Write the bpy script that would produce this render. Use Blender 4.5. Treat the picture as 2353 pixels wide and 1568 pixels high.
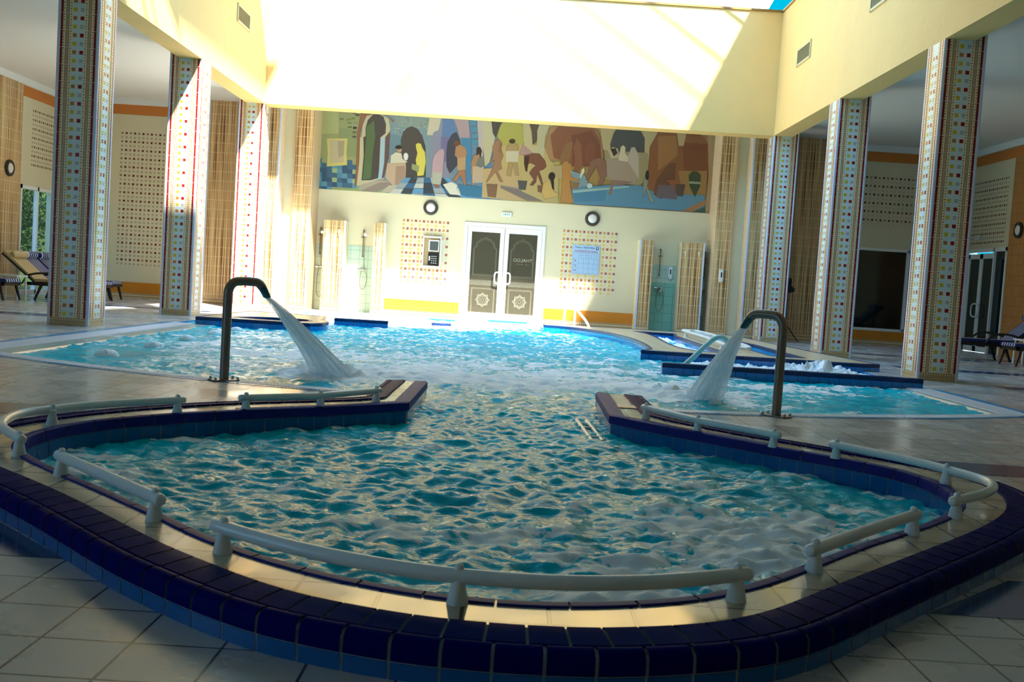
import bpy, bmesh, math, random
from mathutils import Vector, Matrix, noise
from mathutils.geometry import tessellate_polygon
for o in list(bpy.data.objects): bpy.data.objects.remove(o)
SC = bpy.context.scene
COL = SC.collection
PI = math.pi
R_ = random.Random(7)

# ---------------- camera ----------------
PITCH, ROLL, CAMZ, FPX = 0.0571, 0.0631, 0.9, 2368.66
cam = bpy.data.cameras.new('camera'); camo = bpy.data.objects.new('camera', cam); COL.objects.link(camo)
Rv = Vector((1, 0, 0)); Fv = Vector((0, math.cos(PITCH), -math.sin(PITCH))); Uv = Vector((0, math.sin(PITCH), math.cos(PITCH)))
cr = math.cos(ROLL)*Rv + math.sin(ROLL)*Uv; cu = -math.sin(ROLL)*Rv + math.cos(ROLL)*Uv
M = Matrix((cr, cu, -Fv)).transposed().to_4x4(); M.translation = Vector((0, 0, CAMZ)); camo.matrix_world = M
cam.sensor_width = 36; cam.lens = 36*FPX/2353; cam.clip_end = 400
cam.dof.use_dof = True; cam.dof.focus_distance = 9.0; cam.dof.aperture_fstop = 9.0
SC.camera = camo

# ---------------- world, sun, exposure ----------------
W = bpy.data.worlds.new('sky'); SC.world = W; W.use_nodes = True
bg = W.node_tree.nodes['Background']; bg.inputs[0].default_value = (0.22, 0.54, 1.0, 1); bg.inputs[1].default_value = 3.4
_n = W.node_tree.nodes; _l = W.node_tree.links; _tc = _n.new('ShaderNodeTexCoord'); _sp = _n.new('ShaderNodeSeparateXYZ'); _l.new(_tc.outputs['Generated'], _sp.inputs[0])
_mr = _n.new('ShaderNodeMapRange'); _mr.inputs[1].default_value = .72; _mr.inputs[2].default_value = .9; _l.new(_sp.outputs['Y'], _mr.inputs[0])
_mx = _n.new('ShaderNodeMix'); _mx.data_type = 'RGBA'; _mx.inputs[6].default_value = (0.24, 0.56, 1.0, 1); _mx.inputs[7].default_value = (0.0, 0.125, 0.19, 1)   # deeper blue low in the north, away from the sun
_l.new(_mr.outputs[0], _mx.inputs[0]); _l.new(_mx.outputs[2], bg.inputs[0])
sun = bpy.data.lights.new('sun', 'SUN'); sun.energy = 20; sun.angle = 0.05; sun.color = (1.0, 0.94, 0.84)
suno = bpy.data.objects.new('sun', sun); COL.objects.link(suno)
SD = Vector((-0.66, 1.0, -1.43)).normalized()
suno.rotation_euler = SD.to_track_quat('-Z', 'Y').to_euler(); suno.location = (6, 0, 14)
SC.view_settings.view_transform = 'Standard'; SC.view_settings.look = 'None'; SC.view_settings.gamma = 1
SC.view_settings.use_curve_mapping = False; SC.view_settings.exposure = 0.38

# ---------------- helpers ----------------
def lin(h):
    h = h.lstrip('#'); v = [int(h[i:i+2], 16)/255 for i in (0, 2, 4)]
    return tuple(((c+0.055)/1.055)**2.4 if c > 0.04045 else c/12.92 for c in v)
def tag(o, label=None, cat=None, group=None, kind=None):
    if label: o['label'] = label
    if cat: o['category'] = cat
    if group: o['group'] = group
    if kind: o['kind'] = kind
    return o
def empty(name, loc, label, cat, group=None, rz=0):
    o = bpy.data.objects.new(name, None); COL.objects.link(o); o.location = loc; o.rotation_euler.z = rz
    o.empty_display_size = .1
    return tag(o, label, cat, group)
def copy_tree(o, parent=None):
    c = o.copy(); COL.objects.link(c)
    if parent: c.parent = parent
    for ch in list(o.children): copy_tree(ch, c)
    return c
class MB:
    def __init__(s): s.v = []; s.f = []; s.m = []; s.c = []; s.mi = 0; s.col = (1, 1, 1)
    def add(s, vs, fs):
        n = len(s.v); s.v += [tuple(p) for p in vs]
        for f in fs: s.f.append(tuple(i+n for i in f)); s.m.append(s.mi); s.c.append(s.col)
    def box(s, x0, y0, z0, x1, y1, z1):
        vs = [(x, y, z) for z in (z0, z1) for y in (y0, y1) for x in (x0, x1)]
        s.add(vs, [(0, 2, 3, 1), (4, 5, 7, 6), (0, 1, 5, 4), (2, 6, 7, 3), (0, 4, 6, 2), (1, 3, 7, 5)])
    def bbox(s, x0, y0, z0, x1, y1, z1, b=.01):  # chamfered in plan
        pts = [(x0+b, y0), (x1-b, y0), (x1, y0+b), (x1, y1-b), (x1-b, y1), (x0+b, y1), (x0, y1-b), (x0, y0+b)]
        s.prism(pts, z0, z1)
    def quad(s, a, b, c, d): s.add([a, b, c, d], [(0, 1, 2, 3)])
    def prism(s, pts, z0, z1, top=True, bot=True):
        n = len(pts)
        vs = [(x, y, z0) for x, y in pts]+[(x, y, z1) for x, y in pts]
        fs = [(i, (i+1) % n, n+(i+1) % n, n+i) for i in range(n)]
        if top: fs.append(tuple(range(n, 2*n)))
        if bot: fs.append(tuple(range(n-1, -1, -1)))
        s.add(vs, fs)
    def poly(s, loops, z):
        vs = [Vector((x, y, 0)) for L in loops for x, y in L]
        tris = tessellate_polygon([[Vector((x, y, 0)) for x, y in L] for L in loops])
        fs = []
        for t in tris:
            a, b, c = (vs[i] for i in t)
            if (b-a).cross(c-a).z < 0: t = (t[0], t[2], t[1])
            fs.append(t)
        s.add([(v.x, v.y, z) for v in vs], fs)
    def tube(s, path, r, seg=12, caps=True, flat=1.0):
        P = [Vector(p) for p in path]; n = len(P); rr = r if isinstance(r, (list, tuple)) else [r]*n
        T = [(P[min(i+1, n-1)]-P[max(i-1, 0)]).normalized() for i in range(n)]
        a = Vector((0, 0, 1)) if abs(T[0].z) < .9 else Vector((1, 0, 0))
        N = T[0].cross(a).normalized(); vs = []
        for i in range(n):
            N = (N-T[i]*N.dot(T[i])).normalized(); B = T[i].cross(N)
            for k in range(seg):
                t = 2*PI*k/seg; vs.append(P[i]+(N*math.cos(t)+B*math.sin(t)*flat)*rr[i])
        fs = [(i*seg+k, i*seg+(k+1) % seg, (i+1)*seg+(k+1) % seg, (i+1)*seg+k) for i in range(n-1) for k in range(seg)]
        if caps: fs += [tuple(range(seg-1, -1, -1)), tuple((n-1)*seg+k for k in range(seg))]
        s.add(vs, fs)
    def lathe(s, prof, o=(0, 0, 0), ax=(0, 0, 1), seg=20):
        A = Vector(ax).normalized(); U = A.orthogonal().normalized(); V = A.cross(U); O = Vector(o)
        vs = [O+A*h+(U*math.cos(2*PI*k/seg)+V*math.sin(2*PI*k/seg))*r for r, h in prof for k in range(seg)]
        n = len(prof)
        fs = [(i*seg+k, i*seg+(k+1) % seg, (i+1)*seg+(k+1) % seg, (i+1)*seg+k) for i in range(n-1) for k in range(seg)]
        fs += [tuple(range(seg-1, -1, -1)), tuple((n-1)*seg+k for k in range(seg))]
        s.add(vs, fs)
    def build(s, name, mats, parent=None, smooth=False, loc=None):
        me = bpy.data.meshes.new(name); me.from_pydata(s.v, [], s.f)
        if not isinstance(mats, (list, tuple)): mats = [mats]
        for m in mats: me.materials.append(m)
        me.polygons.foreach_set('material_index', s.m)
        if any(c != (1, 1, 1) for c in s.c):
            ca = me.color_attributes.new('Col', 'FLOAT_COLOR', 'CORNER'); buf = []
            for p, c in zip(me.polygons, s.c): buf += list(c[:3]+(1.0,))*p.loop_total
            ca.data.foreach_set('color', buf)
        me.polygons.foreach_set('use_smooth', [smooth]*len(s.f))
        if smooth:
            try: me.set_sharp_from_angle(angle=math.radians(40))
            except Exception: pass
        me.update()
        o = bpy.data.objects.new(name, me); COL.objects.link(o)
        if parent: o.parent = parent
        if loc: o.location = loc
        return o
def struct(name, mb, mats, smooth=False, parent=None):
    o = mb.build(name, mats, parent, smooth)
    if not parent: o['kind'] = 'structure'
    return o
def cr_spline(P, n=8, closed=False):
    P = [Vector((p+(0,))[:3]) if len(p) == 2 else Vector(p) for p in P]; out = []; m = len(P)
    for i in range(m if closed else m-1):
        g = (lambda k: P[k % m]) if closed else (lambda k: P[max(0, min(m-1, k))])
        a, b, c, d = g(i-1), g(i), g(i+1), g(i+2)
        for k in range(n):
            t = k/n; out.append(.5*((2*b)+(c-a)*t+(2*a-5*b+4*c-d)*t*t+(3*b-a-3*c+d)*t**3))
    if not closed: out.append(P[-1])
    return out
def smooth2(P, it=2, w=.25):
    P = [Vector((p[0], p[1])) for p in P]
    for _ in range(it):
        Q = [P[0]]+[P[i]*(1-2*w)+(P[i-1]+P[i+1])*w for i in range(1, len(P)-1)]+[P[-1]]; P = Q
    return [tuple(p) for p in P]
def resample(P, step, closed=False):
    P = [Vector((p[0], p[1])) for p in P]
    if closed: P = P+[P[0]]
    L = [0]
    for i in range(1, len(P)): L.append(L[-1]+(P[i]-P[i-1]).length)
    n = max(2, round(L[-1]/step)); out = []; j = 0
    for k in range(n+(0 if closed else 1)):
        t = L[-1]*k/n
        while j < len(P)-2 and L[j+1] < t: j += 1
        u = (t-L[j])/max(1e-9, L[j+1]-L[j]); out.append(tuple(P[j].lerp(P[j+1], min(1, u))))
    return out
def offs(P, d, closed=False):  # + = to the right of travel direction
    n = len(P); out = []
    for i in range(n):
        a = Vector(P[i-1] if (closed or i > 0) else P[i]); c = Vector(P[(i+1) % n] if (closed or i < n-1) else P[i]); b = Vector(P[i])
        t1 = (b-a).normalized() if (b-a).length > 1e-9 else (c-b).normalized(); t2 = (c-b).normalized() if (c-b).length > 1e-9 else t1
        n1 = Vector((t1.y, -t1.x)); n2 = Vector((t2.y, -t2.x)); nn = (n1+n2).normalized(); k = d/max(.5, nn.dot(n1))
        out.append((b.x+nn.x*k, b.y+nn.y*k))
    return out
def sweep(mb, P, prof, closed=False):
    rows = [[(x, y, z) for x, y in offs(P, o, closed)] for o, z in prof]
    n = len(P); k = len(prof); vs = [p for r in rows for p in r]
    fs = [(j*n+i, j*n+(i+1) % n, (j+1)*n+(i+1) % n, (j+1)*n+i) for j in range(k-1) for i in range(n if closed else n-1)]
    mb.add(vs, fs)
def sweep_tiles(mb, P, prof, tile, gap=.006, closed=False, sub=3, tilt=None):
    """tiles of length `tile` along path P with open grout gaps; every tile its own closed-end strip"""
    Q = resample(P, tile/sub, closed); n = len(Q)
    # cut so corners stay: use dense resample
    k = 0; cnt = (n if closed else n-1)//sub
    rows = [offs(Q, o, closed) for o, z in prof]
    for t in range(cnt):
        idx = [(t*sub+i) % n for i in range(sub+1)]
        vs = []
        for j, (o, z) in enumerate(prof):
            pts = [Vector(rows[j][i]) for i in idx]
            a = pts[0].lerp(pts[1], min(.4, gap/2/max(1e-6, (pts[1]-pts[0]).length))); b = pts[-1].lerp(pts[-2], min(.4, gap/2/max(1e-6, (pts[-1]-pts[-2]).length)))
            pts[0] = a; pts[-1] = b
            vs += [(p.x, p.y, z) for p in pts]
        m = sub+1; K = len(prof)
        fs = [(j*m+i, j*m+i+1, (j+1)*m+i+1, (j+1)*m+i) for j in range(K-1) for i in range(sub)]
        mb.add(vs, fs)

# ---------------- materials ----------------
def newmat(name):
    m = bpy.data.materials.new(name); m.use_nodes = True
    return m, m.node_tree, m.node_tree.nodes['Principled BSDF']
def mat(name, col, rough=.5, metal=0, spec=.5, noise_amt=0, nscale=8, bump=0, bscale=40, coat=0):
    m, nt, b = newmat(name); N = nt.nodes; L = nt.links
    c = lin(col) if isinstance(col, str) else col
    b.inputs['Base Color'].default_value = (*c, 1); b.inputs['Roughness'].default_value = rough; b.inputs['Metallic'].default_value = metal
    b.inputs['Specular IOR Level'].default_value = spec; b.inputs['Coat Weight'].default_value = coat
    if noise_amt or bump:
        tc = N.new('ShaderNodeTexCoord')
    if noise_amt:
        t = N.new('ShaderNodeTexNoise'); t.inputs['Scale'].default_value = nscale; t.inputs['Detail'].default_value = 4
        L.new(tc.outputs['Object'], t.inputs['Vector']); mx = N.new('ShaderNodeMix'); mx.data_type = 'RGBA'
        mx.inputs[6].default_value = (*[x*(1-noise_amt) for x in c], 1); mx.inputs[7].default_value = (*[min(1, x*(1+noise_amt)) for x in c], 1)
        L.new(t.outputs['Fac'], mx.inputs[0]); L.new(mx.outputs[2], b.inputs['Base Color'])
    if bump:
        t2 = N.new('ShaderNodeTexNoise'); t2.inputs['Scale'].default_value = bscale; t2.inputs['Detail'].default_value = 5
        L.new(tc.outputs['Object'], t2.inputs['Vector']); bp = N.new('ShaderNodeBump'); bp.inputs['Strength'].default_value = bump; bp.inputs['Distance'].default_value = .02
        L.new(t2.outputs['Fac'], bp.inputs['Height']); L.new(bp.outputs[0], b.inputs['Normal'])
    return m
def vcol(name, rough=.2, spec=.5):
    m, nt, b = newmat(name); a = nt.nodes.new('ShaderNodeAttribute'); a.attribute_name = 'Col'
    nt.links.new(a.outputs['Color'], b.inputs['Base Color']); b.inputs['Roughness'].default_value = rough; b.inputs['Specular IOR Level'].default_value = spec
    return m
def tile(name, c1, c2, grout, w, h, mortar=.004, axes='XY', rough=.15, off=0.0, shift=(0, 0), stain=.12, wet=0, bumpd=.003):
    m, nt, b = newmat(name); N = nt.nodes; L = nt.links
    tc = N.new('ShaderNodeTexCoord'); sp = N.new('ShaderNodeSeparateXYZ'); cb = N.new('ShaderNodeCombineXYZ'); L.new(tc.outputs['Object'], sp.inputs[0])
    for i, a in enumerate(axes):
        ad = N.new('ShaderNodeMath'); ad.operation = 'ADD'; ad.inputs[1].default_value = shift[i]+50*(w if i == 0 else h)
        L.new(sp.outputs[a], ad.inputs[0]); L.new(ad.outputs[0], cb.inputs[i])
    br = N.new('ShaderNodeTexBrick'); br.offset = off; br.squash = 1; L.new(cb.outputs[0], br.inputs['Vector'])
    br.inputs['Color1'].default_value = (*lin(c1), 1); br.inputs['Color2'].default_value = (*lin(c2), 1); br.inputs['Mortar'].default_value = (*lin(grout), 1)
    br.inputs['Scale'].default_value = 1; br.inputs['Mortar Size'].default_value = mortar; br.inputs['Mortar Smooth'].default_value = .1
    br.inputs['Brick Width'].default_value = w; br.inputs['Row Height'].default_value = h
    ns = N.new('ShaderNodeTexNoise'); ns.inputs['Scale'].default_value = 1.7; ns.inputs['Detail'].default_value = 6; L.new(tc.outputs['Object'], ns.inputs['Vector'])
    mx = N.new('ShaderNodeMix'); mx.data_type = 'RGBA'; mx.blend_type = 'MULTIPLY'; mx.inputs[0].default_value = stain
    L.new(br.outputs['Color'], mx.inputs[6]); L.new(ns.outputs['Fac'], mx.inputs[7]); L.new(mx.outputs[2], b.inputs['Base Color'])
    if wet:
        cr_ = N.new('ShaderNodeMapRange'); cr_.inputs[1].default_value = .42; cr_.inputs[2].default_value = .6; cr_.inputs[3].default_value = rough; cr_.inputs[4].default_value = wet
        L.new(ns.outputs['Fac'], cr_.inputs[0]); L.new(cr_.outputs[0], b.inputs['Roughness'])
    else: b.inputs['Roughness'].default_value = rough
    bp = N.new('ShaderNodeBump'); bp.invert = True; bp.inputs['Strength'].default_value = .6; bp.inputs['Distance'].default_value = bumpd
    L.new(br.outputs['Fac'], bp.inputs['Height']); L.new(bp.outputs[0], b.inputs['Normal'])
    return m
def bamboo(name, axis='X', c1='#d8b27c', c2='#54300f', joint=.21):
    m, nt, b = newmat(name); N = nt.nodes; L = nt.links
    tc = N.new('ShaderNodeTexCoord'); sp = N.new('ShaderNodeSeparateXYZ'); L.new(tc.outputs['Object'], sp.inputs[0])
    cb = N.new('ShaderNodeCombineXYZ'); ml = N.new('ShaderNodeMath'); ml.operation = 'MULTIPLY'; ml.inputs[1].default_value = 21
    L.new(sp.outputs[axis], ml.inputs[0]); L.new(ml.outputs[0], cb.inputs[0])
    mz = N.new('ShaderNodeMath'); mz.operation = 'MULTIPLY'; mz.inputs[1].default_value = .12; L.new(sp.outputs['Z'], mz.inputs[0]); L.new(mz.outputs[0], cb.inputs[2])
    n1 = N.new('ShaderNodeTexNoise'); n1.inputs['Scale'].default_value = 3.4; n1.inputs['Detail'].default_value = 2; L.new(cb.outputs[0], n1.inputs['Vector'])
    rp = N.new('ShaderNodeValToRGB'); e = rp.color_ramp.elements
    e[0].position = .36; e[0].color = (*lin(c2), 1); e[1].position = .49; e[1].color = (*lin(c1), 1)
    x = rp.color_ramp.elements.new(.43); x.color = (*lin('#a8763f'), 1); x = rp.color_ramp.elements.new(.6); x.color = (*lin('#e8cd98'), 1)
    L.new(n1.outputs['Fac'], rp.inputs[0])
    fr = N.new('ShaderNodeMath'); fr.operation = 'PINGPONG'; fr.inputs[1].default_value = joint/2; L.new(sp.outputs['Z'], fr.inputs[0])
    gt = N.new('ShaderNodeMath'); gt.operation = 'LESS_THAN'; gt.inputs[1].default_value = .003; L.new(fr.outputs[0], gt.inputs[0])
    mx = N.new('ShaderNodeMix'); mx.data_type = 'RGBA'; mx.inputs[7].default_value = (*lin('#efe2c0'), 1); L.new(gt.outputs[0], mx.inputs[0]); L.new(rp.outputs[0], mx.inputs[6])
    L.new(mx.outputs[2], b.inputs['Base Color']); b.inputs['Roughness'].default_value = .3
    bp = N.new('ShaderNodeBump'); bp.inputs['Strength'].default_value = .5; bp.inputs['Distance'].default_value = .01; L.new(n1.outputs['Fac'], bp.inputs['Height']); L.new(bp.outputs[0], b.inputs['Normal'])
    return m
def glass(name, col, alpha_t=.5, rough=.03):
    m, nt, b = newmat(name); N = nt.nodes; L = nt.links
    b.inputs['Base Color'].default_value = (*lin(col), 1); b.inputs['Roughness'].default_value = rough
    t = N.new('ShaderNodeBsdfTransparent'); mx = N.new('ShaderNodeMixShader'); mx.inputs[0].default_value = alpha_t
    L.new(b.outputs[0], mx.inputs[1]); L.new(t.outputs[0], mx.inputs[2]); L.new(mx.outputs[0], N['Material Output'].inputs[0])
    return m
def emis(name, col, s):
    m, nt, b = newmat(name); b.inputs['Base Color'].default_value = (*lin(col), 1); b.inputs['Emission Color'].default_value = (*lin(col), 1); b.inputs['Emission Strength'].default_value = s
    return m
PLASTER = mat('plaster_upper', '#eec57b', .75, noise_amt=.05, nscale=2, bump=.35, bscale=9)
CREAMW = mat('plaster_cream', '#dcd3b0', .7, noise_amt=.03, nscale=3)
CEIL = mat('ceiling_paint', '#e4ded2', .8)
ORANGE = tile('orange_tile', '#e09030', '#dc8a2c', '#c98a45', .21, .1, .002, 'XZ', .2)
ORANGEP = mat('orange_band', '#cf7e34', .5)
FLOOR = tile('floor_tile', '#d0cfcc', '#c6c4bf', '#3c3a38', .212, .222, .0038, 'XY', .19, shift=(-.002, -.15), stain=.35, wet=.32)
FLOORB = tile('floor_blue_tile', '#1c4a80', '#1f5088', '#46586a', .212, .222, .003, 'XY', .15, shift=(-.002, -.15), stain=.3)
DECK = tile('deck_tile', '#cfc5ab', '#c8bc9e', '#3a3026', .212, .222, .005, 'XY', .09, shift=(.08, -.1), stain=.45, wet=.3)
DECKFAR = tile('deck_tile_far', '#dac4a0', '#d0bf98', '#8a7a5c', .2, .2, .004, 'XY', .3)
NAVY = mat('navy_glazed_tile', '#0a0b5a', .42, spec=.05, noise_amt=.25, nscale=5)
NAVY.node_tree.nodes['Principled BSDF'].inputs['IOR'].default_value = 1.2
PURP = mat('purple_nosing_tile', '#2a2c78', .5, spec=.06, noise_amt=.3, nscale=9)
BLUED = mat('deep_blue_glazed_tile', '#0a5c9e', .2, noise_amt=.08, nscale=6)
BLUET = mat('blue_glazed_tile', '#0f78c8', .15, noise_amt=.08, nscale=6)
GROUT = mat('grout', '#8d9aa0', .8)
GROUTD = mat('grout_dark', '#123a5c', .8)
POOLT = tile('pool_floor_tile', '#1fa0c8', '#1b98c2', '#0f6f96', .25, .25, .006, 'XY', .3)
WHITEP = mat('white_plastic', '#e6ece8', .28)
WHITEF = mat('white_frame', '#eceee8', .3)
GRATE = mat('white_grating', '#e4e9ee', .5)
STRIPE = mat('blue_stripe_tile', '#1b9ad6', .2)
LEDGE = mat('ledge_tile', '#9db0a8', .3)
STEEL = mat('brushed_steel', '#7d7367', .38, metal=.7, bump=.05, bscale=80)
CHROME = mat('chrome', '#b8b8b8', .12, metal=1)
TEAL = mat('teal_nozzle', '#1d5560', .25)
DARK = mat('dark_plastic', '#1b1614', .4)
BLACK = mat('black_metal', '#0c0b0b', .4)
MOS = vcol('mosaic_glaze', .32, .3)
MURALM = vcol('mural_paint', .35)
BAMX = bamboo('bamboo_tile', 'X'); BAMY = bamboo('bamboo_tile_side', 'Y')
SHT = tile('shower_tile', '#c4d9c6', '#bed4c2', '#93a898', .2, .2, .004, 'XZ', .15)
SHTG = tile('shower_tile_green', '#8fc7b0', '#86c0aa', '#5f9a86', .2, .2, .004, 'XZ', .15)
TAN = tile('tan_tile', '#efd6b2', '#ebd0aa', '#d8ba90', .2, .2, .003, 'XZ', .3)
TRIMW = mat('trim_glazed_white', '#d8e0ee', .15)
DGLASS = glass('door_glass', '#5a5646', .35, .12)
WGLASS = glass('window_glass', '#20282a', .72)
DKGLASS = mat('dark_window_glass', '#101c1c', .06)
ETCH = mat('etched_line', '#a2a493', .5)
NAVYW = mat('worn_navy_tile', '#14305c', .3, spec=.3, noise_amt=.75, nscale=7)
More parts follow.
